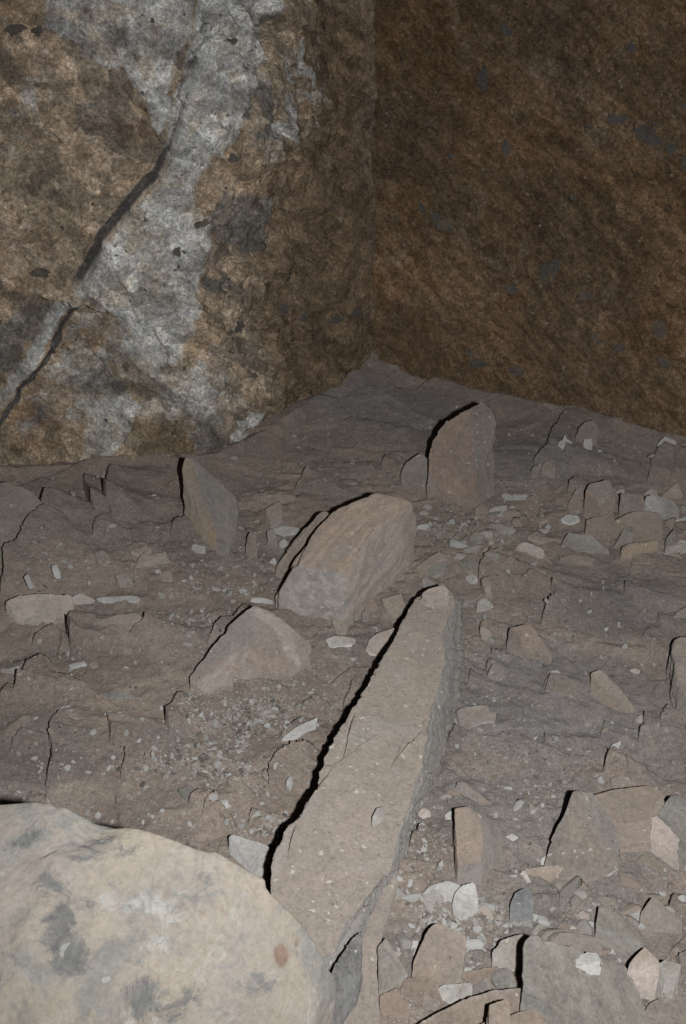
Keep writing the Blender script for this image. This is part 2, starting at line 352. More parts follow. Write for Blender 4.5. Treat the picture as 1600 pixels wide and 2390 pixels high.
    f, r3 = t.flecks(v, 75, 0.12, 0.42); col = t.mix(t.math('MULTIPLY', f, t.math('MULTIPLY', r3, 0.6)), col, (0.42,0.38,0.33))
    f, _ = t.flecks(v, 45, 0.06, 0.35); col = t.mix(t.math('MULTIPLY', f, 0.75), col, (0.045,0.04,0.038))
    t.bump(t.math('ADD', t.noise(st, 1.3, 8, 0.8), t.math('MULTIPLY', t.noise(v, 60, 8, 0.8), 0.8)), 0.6, 0.015)
    return t.done(col)
M['wall_left'] = wall_mat('brown_and_white_wall_rock', False)
M['wall_right'] = wall_mat('dark_brown_wall_rock', True)

# ------------------------------------------------------------------ the debris floor
def blob(px, py, rx, ry):                     # an elliptic patch of floor, given where it lies in the photograph
    c = P(px, py); a = P(px+rx, py); b = P(px, py-ry); d = P(px, py+ry)
    return c[0], c[1], abs(a[0]-c[0]), 0.5*abs(b[1]-d[1])
FLECK = [(560,1680,130,70,1.0),(470,1800,130,50,0.9),(620,1640,140,40,0.55),(600,1930,90,30,0.9),(560,1368,150,10,0.9),(470,1445,60,10,.7),(430,1340,60,14,.5),(430,1450,80,40,0.35),
         (1000,1980,60,50,0.8),(1080,2150,110,50,1.0),(1000,2230,60,60,0.7),(1150,1640,120,20,0.3),(1320,1500,80,30,0.3),(1120,1230,170,60,0.7),
         (1480,1250,120,60,0.4),(600,1290,90,50,0.5),(1330,2020,70,50,0.5),(1420,2130,90,30,0.5),(1470,2360,60,30,0.6),(1150,2330,60,40,0.5),
         (300,1320,250,30,0.25),(720,1600,120,60,0.35),(1250,1880,80,60,0.35),(1080,2240,60,40,0.7),(950,2350,60,40,0.5),(720,2000,20,20,.2)]
TAN = [(600,1580,140,40,0.25),(330,1600,110,30,0.35),(400,1690,150,40,0.2),(620,1800,200,18,0.25),(430,1880,140,18,0.4),(150,1400,200,60,0.15),
       (1150,1330,150,60,0.3),(1080,1500,60,40,0.35),(1150,1800,120,30,0.3),(1300,2060,110,40,0.3),(1180,2060,60,60,0.25),(1430,1520,120,10,0.6),
       (1560,2360,60,60,0.35),(720,1110,90,20,0.3),(620,1230,60,40,0.3)]
GREY = [(1200,1880,300,130,0.6),(1350,2130,260,170,0.6),(1020,2250,150,130,0.5),(1500,2330,150,100,0.6),(650,1300,300,60,.3),(560,1500,250,60,.3),(1300,1650,350,170,0.75),(1450,1420,200,90,0.6),(1250,1080,300,70,0.65),(900,970,200,60,0.7),(1500,1750,120,120,0.5),(1480,2020,130,120,0.4),
        (80,1750,160,120,0.35),(420,1740,100,30,0.5),(200,1250,250,90,0.2),(200,1780,100,60,0.3),(1150,1750,100,40,.3)]
# broken edges: the side to the right of each line stands higher (line from far to near, height, width of the step's back)
CRACKS = [
 ([(205,1127),(197,1150),(205,1185),(220,1225)],.030,.10), ([(268,1112),(258,1150),(252,1185),(245,1200),(262,1235)],.035,.18),
 ([(240,1243),(228,1268),(222,1277)],.020,.08), ([(115,1180),(102,1240),(95,1262),(80,1265),(62,1292),(55,1305),(38,1318),(12,1326),(5,1340),(10,1355),(3,1385)],.055,.22),
 ([(440,1235),(410,1248),(400,1262)],.020,.10), ([(178,1455),(168,1475),(160,1500),(168,1515),(167,1540)],.038,.12),
 ([(130,1470),(95,1485),(70,1500)],.016,.10), ([(130,1559),(110,1560),(95,1562),(70,1573),(60,1590),(52,1608),(35,1630)],.030,.25),
 ([(22,1610),(0,1640)],.02,.08), ([(450,1640),(415,1648),(395,1672),(387,1680),(388,1700),(390,1730)],.024,.14),
 ([(160,1660),(145,1685),(125,1700),(118,1715),(120,1745),(125,1780),(115,1810),(112,1850)],.024,.12), ([(258,1690),(255,1715),(262,1745),(258,1757)],.018,.10),
 ([(300,1780),(295,1800),(280,1830)],.02,.08), ([(585,1408),(568,1420),(558,1440),(545,1458),(515,1464),(500,1488),(480,1512)],.022,.14),
 ([(565,1585),(548,1605),(542,1625)],.020,.08), ([(745,1625),(700,1650),(697,1665)],.014,.08),
 ([(735,1766),(665,1782),(640,1795),(628,1812),(624,1840)],.026,.12), ([(710,1680),(680,1700),(660,1720)],.014,.06), ([(590,1893),(582,1920)],.016,.08),
 ([(525,1890),(480,1905),(472,1912)],.014,.07), ([(470,1865),(440,1885)],.014,.07),
 ([(1138,1447),(1120,1470)],.018,.06), ([(1290,1430),(1272,1445),(1268,1455)],.02,.05), ([(1457,1380),(1453,1395),(1455,1410)],.02,.06),
 ([(1533,1448),(1530,1462),(1533,1478)],.014,.06), ([(1500,1690),(1493,1705),(1497,1725),(1488,1735),(1490,1760)],.03,.12),
 ([(1147,1540),(1142,1555),(1130,1565)],.02,.07), ([(1275,1715),(1280,1738)],.012,.06), ([(1066,1712),(1050,1740)],.016,.07),
 ([(1095,1585),(1085,1605)],.016,.06), ([(1432,1772),(1420,1790),(1410,1808)],.03,.09),
 ([(1315,980),(1310,988),(1295,1023),(1274,1059),(1244,1090),(1249,1105)],.026,.16), ([(1550,1059),(1519,1100),(1514,1136)],.028,.14),
 ([(1345,1135),(1330,1160)],.025,.06), ([(719,1110),(684,1141)],.02,.12), ([(1152,1299),(1127,1325),(1116,1350),(1118,1372)],.03,.14),
 ([(1290,1370),(1287,1400),(1269,1447)],.028,.08), ([(989,1959),(972,1975),(952,1990)],.022,.08),
 ([(1213,2147),(1254,2124),(1284,2126),(1317,2114)],.022,.08), ([(1550,1660),(1530,1690)],.014,.08), ([(1240,1345),(1215,1365)],.014,.08),
 ([(1405,1690),(1395,1720)],.012,.08), ([(905,1075),(890,1100)],.015,.1), ([(1570,2110),(1552,2135)],.03,.1), ([(60,1700),(30,1740)],.014,.1),
 ([(340,1470),(330,1490),(300,1505)],.014,.08), ([(820,1600),(812,1625),(800,1650)],.02,.04),
]
RIDGES = [([(430,1740),(500,1775),(560,1790),(620,1785),(700,1765),(770,1740)],.014,.03), ([(530,1848),(580,1832),(612,1818)],.016,.02),
          ([(340,1895),(400,1900),(470,1897),(545,1882)],.015,.03), ([(280,1830),(200,1850),(120,1850)],.012,.03), ([(1380,1512),(1450,1522),(1530,1520)],.012,.02),
          ([(0,1720),(50,1690),(85,1672)],.010,.015), ([(260,1500),(330,1470),(420,1440)],.012,.03), ([(120,1850),(60,1862),(0,1865)],.012,.03)]
def seg_dist(X, Y, poly):
    """signed distance to a polyline (positive to the right of it seen from the camera), position along it 0..1"""
    best = np.full(X.shape, 1e9); sg = np.zeros(X.shape); tt = np.zeros(X.shape)
    L = [math.dist(poly[i], poly[i+1]) for i in range(len(poly)-1)]; tot = sum(L); acc = 0
    for i in range(len(poly)-1):
        ax, ay = poly[i]; bx, by = poly[i+1]; dx, dy = bx-ax, by-ay; l2 = dx*dx+dy*dy+1e-12
        t = ((X-ax)*dx+(Y-ay)*dy)/l2; tc = np.clip(t, 0, 1)
        d = np.hypot(X-ax-tc*dx, Y-ay-tc*dy); s = np.sign(-(X-ax)*dy + (Y-ay)*dx)
        m = d < best
        best = np.where(m, d, best); sg = np.where(m, s, sg)
        raw = (acc + np.clip(t, -1 if i == 0 else 0, 2 if i == len(L)-1 else 1)*L[i])/tot
        tt = np.where(m, raw, tt); acc += L[i]
    return best, sg, tt

def ground_detail(X, Y):
    """X, Y flat arrays -> height, masks"""
    p = np.stack([X, Y], 1)
    z = G(X, Y)
    wz = 0.012*fbm(p*14, 31, 3); wx = 0.012*fbm(p*14+50, 32, 3)
    q = p + np.stack([wx, wz], 1)
    f1, id1, e1 = facets(q*np.array([4.2, 4.8]), 41)
    on = (id1 > 0.35)*1.0
    z = z + 0.019*f1*on*sstep(0.0, 0.02, e1)
    f2, id2, e2 = facets(q*13.0, 52)
    rough = sstep(-0.15, 0.45, fbm(p*2.2, 61, 2))
    z = z + 0.0065*f2*(id2 > 0.4)*(0.3+0.9*rough)
    z = z + 0.012*fbm(p*5, 71, 2) + 0.0060*fbm(p*16, 72, 3)*(0.5+rough) + 0.0022*fbm(p*60, 74, 3)
    f3, id3, e3 = facets(q*42.0, 57)
    z = z + 0.0015*f3*(id3 > 0.5)*(0.25+rough)
    mask = np.zeros((len(X), 4)); mask[:,3] = 1
    for k, lst in enumerate((FLECK, TAN, GREY)):
        for px, py, rx, ry, a in lst:
            cx, cy, ex, ey = blob(px, py, rx, ry)
            r = np.hypot((X-cx)/ex, (Y-cy)/ey) + 0.35*fbm(p*7, 80+k, 3)
            mask[:,k] = np.maximum(mask[:,k], a*sstep(1.25, 0.45, r))
    for pl, A, Lb in CRACKS:
        A = A*1.35
        w2 = [tuple(P(a, b)[:2]) for a, b in pl]
        xs = [a for a, b in w2]; ys = [b for a, b in w2]; mg = Lb*2.6
        m = np.where((X > min(xs)-mg) & (X < max(xs)+mg) & (Y > min(ys)-mg) & (Y < max(ys)+mg))[0]
        d, s, t = seg_dist(X[m] + wx[m]*0.9, Y[m] + wz[m]*0.9, w2)
        tap = sstep(-0.08, 0.18, t)*sstep(1.08, 0.82, t)
        z[m] += np.where(s > 0, A*tap*np.exp(-(d/Lb)**1.3), -0.15*A*tap*np.exp(-(d/0.02)))
    for pl, A, wd in RIDGES:
        w2 = [tuple(P(a, b)[:2]) for a, b in pl]
        xs = [a for a, b in w2]; ys = [b for a, b in w2]
        m = np.where((X > min(xs)-.15) & (X < max(xs)+.15) & (Y > min(ys)-.15) & (Y < max(ys)+.15))[0]
        d, s, t = seg_dist(X[m] + wx[m]*2.0, Y[m] + wz[m]*2.0, w2)
        g = np.exp(-(d/wd)**2)*sstep(-0.1, 0.15, t)*sstep(1.1, 0.85, t)
        z[m] += A*g; mask[m,1] = np.maximum(mask[m,1], 0.75*g)
    # debris banked up against the foot of the walls
    dw = wall_dist(X, Y)
    z = z + 0.035*np.exp(-np.maximum(dw, 0)/0.10) + 0.05*np.exp(-np.hypot(X-WPX[0], Y-WPX[1])/0.30)
    m2 = np.ones((len(X), 4)); m2[:,0] = id1; m2[:,1] = id2*0.6 + id3*0.4
    return z, mask, m2

# foot of the walls, traced where rock meets debris
def wpt(px, py): return tuple(P(px, py)[:2])
WPX = wpt(866, 886)
FOOT_R = [WPX, wpt(1050, 925), wpt(1300, 990), wpt(1600, 1040)]
def _ext(a, b, d):
    l = math.dist(a, b); return (b[0]+(b[0]-a[0])/l*d, b[1]+(b[1]-a[1])/l*d)
FOOT_R = [FOOT_R[0], FOOT_R[-1], _ext(FOOT_R[0], FOOT_R[-1], 1.8)]
_a, _b, _c, _d = wpt(640, 1018), wpt(510, 1082), wpt(280, 1092), wpt(0, 1112)
FOOT_L = [WPX, _a, _b, _c, _d, _ext(_c, _d, 1.6)]
def smooth_line(pts, step=0.004, rounds=3):
    p = np.array(pts, float)
    for _ in range(rounds):                   # corner cutting keeps the ends
        q = [p[0]]
        for i in range(len(p)-1): q += [p[i]*.75+p[i+1]*.25, p[i]*.25+p[i+1]*.75]
        q.append(p[-1]); p = np.array(q)
    d = np.r_[0, np.cumsum(np.hypot(*np.diff(p, axis=0).T))]
    return p, d
def wall_dist(X, Y):
    r = np.full(X.shape, 1e9)
    for ft in (FOOT_R, FOOT_L):
        d, s, t = seg_dist(X, Y, ft); r = np.minimum(r, d)
    return r

def build_ground():
    u = np.r_[np.linspace(-1.1, -.40, 40, endpoint=False), np.linspace(-.40, .40, 1000), np.linspace(.40, 1.1, 41)[1:]]
    v = [0.35]
    while v[-1] < 6.4: v.append(v[-1] + (0.0026 if v[-1] > 1.1 else 0.012)*max(v[-1], 1)**0.75*(1 if v[-1] < 5.1 else 5))
    v = np.array(v)
    U, Vv = np.meshgrid(u, v, indexing='ij')
    X = (U*(Vv+0.35)).ravel(); Y = Vv.ravel()
    z, mask, m2 = ground_detail(X, Y)
    o = link('ground', new_mesh('ground', np.stack([X, Y, z], 1), grid_quads(len(u), len(v)), True, {'mask': mask, 'mask2': m2}), M['ground'])
    tag(o, kind='structure')
    return u, v, z.reshape(len(u), len(v)), o
GU, GV, GZ, GROUND = build_ground()
def ground_z(x, y):
    v = min(max(np.searchsorted(GV, y), 1), len(GV)-1); u = min(max(np.searchsorted(GU, x/(y+0.35)), 1), len(GU)-1)
    return float(GZ[u, v])

# ------------------------------------------------------------------ the two rock walls
class Wall:
    def __init__(s, foot, flip):
        s.p, s.d = smooth_line(foot); s.flip = flip
    def at(s, S):
        x = np.interp(S, s.d, s.p[:,0]); y = np.interp(S, s.d, s.p[:,1])
        u0 = (s.p[1]-s.p[0])/np.linalg.norm(s.p[1]-s.p[0]); b = np.minimum(S, 0); x = x + u0[0]*b; y = y + u0[1]*b   # runs on behind the corner
        e = 0.02
        S = np.maximum(S, e)
        tx = np.interp(S+e, s.d, s.p[:,0])-np.interp(S-e, s.d, s.p[:,0]); ty = np.interp(S+e, s.d, s.p[:,1])-np.interp(S-e, s.d, s.p[:,1])
        l = np.hypot(tx, ty)+1e-9; tx /= l; ty /= l
        nx, ny = (ty, -tx) if not s.flip else (-ty, tx)
        return x, y, nx, ny
    def hit(s, px, py):                       # where a line of sight meets the smooth wall: (distance along it, height)
        d = ray(px, py); best = None
        for i in range(len(s.p)-1):
            a, e = s.p[i], s.p[i+1]-s.p[i]
            A = np.array([[d[0], -e[0]], [d[1], -e[1]]])
            if abs(np.linalg.det(A)) < 1e-9: continue
            t, k = np.linalg.solve(A, a - CAM[:2])
            if t > 0 and -1e-6 <= k <= 1+1e-6 and (best is None or t < best[0]):
                best = (t, s.d[i] + k*(s.d[i+1]-s.d[i]), CAM[2]+d[2]*t)
        return best[1:] if best else None
WL, WR = Wall(FOOT_L, True), Wall(FOOT_R, False)

def poly_sd(S, Z, pts):                       # signed distance, positive inside
    d = np.full(S.shape, 1e9); ins = np.zeros(S.shape, bool); n = len(pts)
    for i in range(n):
        (ax, ay), (bx, by) = pts[i], pts[(i+1) % n]
        dx, dy = bx-ax, by-ay; t = np.clip(((S-ax)*dx+(Z-ay)*dy)/(dx*dx+dy*dy+1e-12), 0, 1)
        d = np.minimum(d, np.hypot(S-ax-t*dx, Z-ay-t*dy))
        c = ((ay > Z) != (by > Z)) & (S < (bx-ax)*(Z-ay)/(by-ay+1e-12)+ax)
        ins ^= c
    return np.where(ins, d, -d)
def hits(W, pts):
    r = [W.hit(*q) for q in pts]; return [q for q in r if q]
LW_WHITE = [   # chalky white rock on the left wall
 [(125,-20),(490,-20),(450,95),(425,135),(410,180),(395,230),(375,320),(360,290),(350,225),(310,195),(290,150),(260,165),(230,150),(200,130),(150,95),(105,60)],
 [(500,-20),(690,-20),(678,10),(607,128),(546,224),(510,290),(490,330),(470,370),(440,420),(445,480),(500,510),(490,590),(470,640),(455,720),(440,760),(420,830),(360,880),(300,830),(270,760),(235,720),(215,690),(180,680),(170,665),(265,530),(388,378),(385,340),(395,260),(430,190),(450,100)],
 [(640,190),(690,260),(680,330),(620,310)],[(690,120),(735,170),(740,210),(700,160)],
 [(200,960),(300,930),(330,960),(270,1060),(190,1085),(205,1010)],
 [(-60,1060),(0,985),(60,900),(120,800),(185,700),(160,690),(110,770),(40,880),(-60,1000)],
 [(640,980),(625,1010),(530,1050),(600,960)],
]
LW_GREY = [
 [(-60,930),(-60,800),(0,765),(60,720),(100,735),(150,705),(100,790),(0,935)],
 [(150,225),(200,235),(260,260),(300,275),(240,260)], [(500,430),(660,470),(660,590),(610,610),(560,570),(490,540)], [(385,60),(410,130),(380,180),(425,130)],
 [(40,1040),(100,970),(140,960),(120,1010),(60,1050)], [(180,930),(250,880),(330,920),(260,960)], [(430,1000),(520,960),(525,1080),(440,1080)],
 [(620,30),(900,10),(1000,40),(800,60)], [(560,200),(600,190),(600,300),(530,330)], [(470,640),(560,640),(600,700),(480,680)], [(230,60),(290,50),(300,110),(250,130)], [(120,430),(170,430),(165,455),(120,450)],
]
LW_ORANGE = [[(300,1000),(430,960),(520,1000),(440,1095),(310,1075)], [(630,1000),(640,860),(740,800),(870,790),(870,880),(800,910),(740,960)], [(360,900),(480,860),(600,960),(560,1000),(400,960)],
             [(0,1000),(120,900),(200,960),(100,1090),(0,1090)], [(330,240),(380,260),(390,330),(320,340),(250,270)], [(620,470),(680,60),(864,0),(864,870),(800,910),(720,950),(640,800)]]
DARK_LINE = [(540,-30),(482,90),(456,150),(432,215),(414,280),(400,335),(380,385),(318,460),(266,530),(222,590),(195,640),(165,690)]
def soft(S, Z, W, polys, k):
    r = np.zeros(S.shape)
    for pl in polys:
        h = hits(W, pl)
        if len(h) > 2: r = np.maximum(r, sstep(-k, k, poly_sd(S, Z, h)))
    return r
def wall_disp(W, S, Z, right):
    """how far the rock stands out from the smooth wall, and the colour masks"""
    p = np.stack([S, Z], 1)
    q = p + 0.03*np.stack([fbm(p*6, 101, 3), fbm(p*6+30, 102, 3)], 1)
    m1 = np.zeros((len(S), 4)); m2 = np.zeros((len(S), 4)); m1[:,3] = m2[:,3] = 1
    ca, sa = math.cos(math.radians(38)), math.sin(math.radians(38))
    if right: r = np.stack([q[:,0]*ca - q[:,1]*sa, q[:,0]*sa + q[:,1]*ca], 1)
    else: r = np.stack([-q[:,0]*ca - q[:,1]*sa, -q[:,0]*sa + q[:,1]*ca], 1)
    st = r*np.array([9.0, 34.0])
    if right:
        d = 0.035*fbm(p*1.6, 111, 3) + 0.022*fbm(q*6, 112, 4) + 0.007*fbm(st, 113, 3) + 0.004*fbm(p*40, 114, 3)
        f, i_, e = facets(q*9, 115); d = d + 0.010*f*(i_ > 0.6)
        f, i_, e = facets(st*np.array([1.1, .9]), 119); d = d + 0.010*f*(i_ > 0.25); m2[:,1] = i_
        f, i_, e = facets(st*np.array([2.6, 1.7]), 120); d = d + 0.005*f*(i_ > 0.25); m2[:,2] = i_
        m1[:,2] = np.maximum(0.9*sstep(0.55, 0.10, Z + 0.12*fbm(p*4, 118, 3)), 0.5*sstep(0.1, .5, fbm(p*1.3+3, 117, 3)))
        return d, m1, m2
    near = sstep(0.1, 0.9, S)                 # the far strip beside the corner is dressed smoother
    d = 0.085*fbm(p*1.9, 121, 3) + 0.022*fbm(q*7, 122, 4) + 0.006*fbm(st, 123, 3) + 0.0035*fbm(p*45, 124, 3)
    f, i_, e = facets(q*np.array([5.0, 6.0]), 125); d = d + (0.018+0.035*near)*f
    f, i_, e = facets(q*13, 126); d = d + 0.016*f*(i_ > 0.3)*(0.4+0.6*near)
    f, i_, e = facets(st*np.array([1.1, .75]), 127); d = d + 0.014*f*(i_ > 0.3); m2[:,2] = i_
    f, i_, e = facets(st*np.array([.55, .36]) + 0.3*fbm(p*20, 133, 2)[:,None], 134); m2[:,3] = i_; d = d + 0.034*f*(i_ > 0.58)
    f, i_, e = facets(q*np.array([24, 30]), 129); d = d + 0.008*f*(i_ > 0.25); m2[:,1] = i_
    d = d + 0.012*fbm(q*12, 128, 5, 0.6)
    qs0 = p + 0.35*(q-p)
    m1[:,0] = soft(qs0[:,0], qs0[:,1], W, LW_WHITE, 0.03)
    m1[:,0] = np.maximum(m1[:,0], soft(qs0[:,0], qs0[:,1], W, [[(215,700),(420,830),(480,760),(560,860),(620,980),(520,1000),(330,1000),(120,1010),(50,960)]], 0.06)*0.50)
    m1[:,0] = np.maximum(m1[:,0], soft(qs0[:,0], qs0[:,1], W, [[(500,290),(640,60),(790,60),(790,320),(560,420)],[(-40,160),(110,150),(160,300),(60,420),(-40,420)],[(440,480),(520,520),(500,700),(440,700)]], 0.08)*0.40)
    m1[:,3] = sstep(0.62, 0.20, S + 0.10*fbm(p*5, 141, 4))
    m2[:,0] = soft(q[:,0], q[:,1], W, LW_GREY, 0.04)
    m1[:,2] = soft(q[:,0], q[:,1], W, LW_ORANGE, 0.06)
    qs = p + 0.2*(q-p)
    dl = hits(W, DARK_LINE); b, s, t = seg_dist(qs[:,0], qs[:,1], dl)
    tap = sstep(-0.04, 0.12, t)*sstep(1.06, 0.86, t)
    # joint running down the wall: the rock right of it stands proud, a dark seam lies left of it
    rightside = (s < 0) if dl[0][0] < dl[-1][0] else (s > 0)
    up = np.where(rightside, np.exp(-(b/0.30)**1.4), 0)
    d = d + 0.10*tap*up - 0.02*tap*np.where(rightside, 0, np.exp(-(b/0.05)**2))
    wdt = 0.017*sstep(0.42, 0.6, t) + 0.009 + 0.010*fbm(p*14, 131, 3)
    m1[:,1] = tap*np.where(rightside, 0, sstep(wdt, wdt*0.5, b))*(0.6+0.40*sstep(0.42, 0.6, t))
    # the lower run of the joint, a raised pale lip down to the left edge
    lip = hits(W, [(180,690),(120,800),(60,890),(0,985),(-60,1060)]); b2, s2, t2 = seg_dist(qs[:,0], qs[:,1], lip)
    d = d + 0.05*np.exp(-(b2/0.03)**2)*sstep(-.02, .1, t2)
    lo_ = hits(W, [(205,690),(140,805),(75,905),(12,985),(-60,1070)]); b6, s6, t6 = seg_dist(qs[:,0], qs[:,1], lo_)
    m1[:,1] = np.maximum(m1[:,1], 0.85*sstep(0.016, 0.006, b6 + 0.006*fbm(p*16, 143, 3))*sstep(-.02, .1, t6))
    d = d - 0.03*np.exp(-(b6/0.015)**2)
    # second fine joint right of the band
    l2 = hits(W, [(678,10),(638,76),(607,128),(566,189),(546,224),(510,290)]); b3, s3, t3 = seg_dist(qs[:,0], qs[:,1], l2)
    m1[:,1] = np.maximum(m1[:,1], 0.6*sstep(0.014, 0.005, b3 + 0.006*fbm(p*16, 144, 3))*sstep(-.02, .1, t3)*sstep(1.02, .9, t3))
    d = d - 0.03*np.exp(-(b3/0.012)**2)*sstep(-.05, .15, t3)*sstep(1.05, .85, t3)
    l3 = hits(W, [(439,500),(400,535),(330,575),(286,597),(250,625),(214,680),(150,790)]); b4, s4, t4 = seg_dist(q[:,0], q[:,1], l3)
    rs4 = (s4 < 0) if l3[0][0] < l3[-1][0] else (s4 > 0)
    d = d + 0.018*np.where(rs4, np.exp(-b4/0.12), -0.3*np.exp(-(b4/0.015)**2))*sstep(-.05, .15, t4)*sstep(1.05, .85, t4)
    # rows of pick marks beside the white band
    for k in range(7):
        a0 = (478-6*k, 560+48*k+8*(k%2)); lk = hits(W, [a0, (a0[0]+70, a0[1]+22), (a0[0]+120, a0[1]+62)]); b5, s5, t5 = seg_dist(q[:,0], q[:,1], lk)
        r5 = (s5 < 0) if lk[0][0] < lk[-1][0] else (s5 > 0)
        d = d + 0.020*np.where(r5, 0.25*np.exp(-b5/0.03), -np.exp(-b5/0.035))*sstep(-.1, .2, t5)*sstep(1.1, .7, t5)
    return d, m1, m2
FLINT_R = [(1117,185,20,26,0),(1168,75,15,18,0),(1465,112,10,14,0),(1430,280,20,14,0),(1450,275,8,8,0),(1495,312,28,18,1),(1512,330,22,12,0),(1555,352,16,14,0),(1522,293,8,6,0),
   (1590,245,12,14,1),(1590,392,18,26,1),(975,487,20,16,0),(1008,512,12,14,0),(1028,532,26,10,1),(925,527,20,13,1),(1265,640,26,26,1),(1180,682,28,12,1),(1355,695,20,12,1),
   (1385,797,18,14,1),(1440,815,18,9,1),(905,715,14,14,1),(935,745,10,22,1),(1110,850,26,12,1),(1200,872,22,12,1),(1180,962,26,13,0),(1530,775,16,30,1),(1372,298,8,6,0),(1330,466,9,6,0),(1050,365,8,6,0),(1170,345,14,22,1),
   (1090,830,14,12,1),(1290,620,14,14,0),(1545,850,20,12,1),(1240,1010,10,8,1)]
FLINT_L = [(700,728,22,14,0),(745,748,16,12,0),(790,742,26,13,0),(822,728,22,16,0),(850,738,12,9,0),(600,775,20,14,0),(560,785,14,8,1),(500,98,24,12,0),(40,72,24,14,1),(88,76,18,14,0),
   (460,520,26,11,1),(415,590,18,18,1),(293,862,10,12,1),(545,1000,18,16,1),(790,487,12,12,0),(95,640,24,12,1),(70,735,24,14,1),(600,880,14,9,1),(495,355,14,10,0),(355,48,6,6,0)]
def build_wall(name, W, right, label, mat, zmax=2.5):
    smax = W.d[-1]
    vis = 2.6 if right else 2.4
    S = np.r_[np.linspace(-0.16, min(vis, smax), 640), np.linspace(min(vis, smax), smax, 60)[1:]]
    Z = np.r_[np.linspace(-0.15, 1.62, 420), np.linspace(1.62, zmax, 40)[1:]]
    SS, ZZ = np.meshgrid(S, Z, indexing='ij'); s, z = SS.ravel(), ZZ.ravel()
    d, m1, m2 = wall_disp(W, s, z, right)
    x, y, nx, ny = W.at(s)
    d = d*(0.25 + 0.75*sstep(0.0, 0.25, s)) - 0.03*sstep(0.0, 0.2, s)
    o = link(name, new_mesh(name, np.stack([x+nx*d, y+ny*d, z], 1), grid_quads(len(S), len(Z)) if not right else grid_quads(len(S), len(Z))[:, ::-1], True, {'mask': m1, 'mask2': m2}), M[mat])
    tag(o, label, 'rock wall', kind='thing')
    for px, py, rx, ry, kind in (FLINT_R if right else FLINT_L):   # dark nodules set in the rock
        h = W.hit(px, py)
        if not h: continue
        hs, hz = np.array([h[0]]), np.array([h[1]])
        dd = wall_disp(W, hs, hz, right)[0][0] - 0.03
        bx, by, ax, ay = [float(np.ravel(q)[0]) for q in W.at(hs)]
        c = np.array([bx+ax*dd, by+ay*dd, hz[0]])
        k = np.linalg.norm(c-CAM)/F0
        V, T = ico(3); V = V.copy()
        n3 = np.array([ax, ay, 0]); t3 = np.array([-ay, ax, 0])
        off = random.uniform(0, 99)
        rr = 0.82 + 0.55*fbm(V*1.2+off, 7, 3) + 0.30*facets(V*1.7+off, 9)[0]
        an = random.uniform(-.5, .5); a, b = V[:,0]*math.cos(an)-V[:,2]*math.sin(an), V[:,0]*math.sin(an)+V[:,2]*math.cos(an)
        Q = c + (rr*a*rx*0.95*k)[:,None]*t3 + (rr*b*ry*0.95*k)[:,None]*np.array([0, 0, 1]) + (rr*V[:,1]*0.012)[:,None]*n3
        n_o = link('flint_nodule', new_mesh('flint_nodule', Q - c, T, True, {'tone': np.ones((len(Q), 4))}), M['greyflint' if kind else 'flint'], o)
        n_o.location = c
    return o
build_wall('rock_wall', WL, False, 'pale left rock wall with a white diagonal band of broken limestone', 'wall_left')
build_wall('rock_wall', WR, True, 'dark brown right rock wall, rough hewn and studded with grey flint', 'wall_right')

# ------------------------------------------------------------------ stones
def rough_up(Q, N, size, seed, big=1.0, fine=1.0, strata=None):
    """displacement along the normals: lumps, broken facets, grain"""
    s = max(size, 0.02); o = seed*13.7
    d = 0.024*s*fbm(Q/(0.40*s)+o, seed, 4)*big
    d = d + 0.022*s*facets(Q/(0.33*s)+o, seed+3)[0]*big
    d = d + 0.010*s*facets(Q/(0.13*s)+o, seed+5)[0]*big
    d = d + min(0.003, 0.02*s)*fbm(Q/min(0.035, 0.3*s)+o, seed+7, 3)*fine
    if strata is not None:
        n, th, amp = strata
        c = Q@np.asarray(n)/th + 0.35*fbm(Q/(0.5*s)+o, seed+8, 2)
        k = np.floor(c); f = sstep(0.0, 0.18, c-k)
        a = _h(k.astype(np.int64), k.astype(np.int64)*0, k.astype(np.int64)*0, seed); b = _h(k.astype(np.int64)-1, k.astype(np.int64)*0, k.astype(np.int64)*0, seed)
        side = 1-np.abs(N@np.asarray(n)); d = d + amp*((b*(1-f)+a*f)-0.5)*np.clip(side, 0, 1)
    return Q + N*d[:,None]
def hull_planes(pts):
    bm = bmesh.new()
    for q in pts: bm.verts.new(q)
    bmesh.ops.convex_hull(bm, input=bm.verts); bm.normal_update()
    c = np.mean(pts, 0); out = []
    for f in bm.faces:
        if f.calc_area() < 1e-9: continue
        n = np.array(f.normal[:]); d = float(n@(np.array(f.verts[0].co[:])-c))
        if d < 0: n, d = -n, -d
        for m, e in out:
            if m@n > 0.9985 and abs(e-d) < 2e-3: break
        else: out.append((n, max(d, 1e-4)))
    bm.free()
    return c, np.array([n for n, d in out]), np.array([d for n, d in out])
def face_tones(PN, t, sd, amt=1.0, tones=None):
    """every broken face of a stone gets its own slight tone (brightness, saturation)"""
    cl = []; idx = []
    for n in PN:
        for k, m in enumerate(cl):
            if m@n > 0.88: idx.append(k); break
        else: cl.append(n); idx.append(len(cl)-1)
    rs = np.random.RandomState(sd); b = 1 + amt*rs.uniform(-.13, .13, len(cl)); g = 1 + amt*rs.uniform(-.35, .15, len(cl))
    if tones:                                   # the look of its main faces is known: (way it faces, brightness, saturation)
        D = np.array([a for a, x, y in tones], float); D /= np.linalg.norm(D, axis=1, keepdims=True)
        idx = [int((D@n).argmax()) for n in PN]; b = np.array([x for a, x, y in tones]); g = np.array([y for a, x, y in tones])
    w = np.maximum(t, 1e-9)**60; w /= w.sum(1, keepdims=True); idx = np.array(idx)
    c = np.ones((len(t), 4)); c[:,0] = w@b[idx]; c[:,1] = w@g[idx]; return c
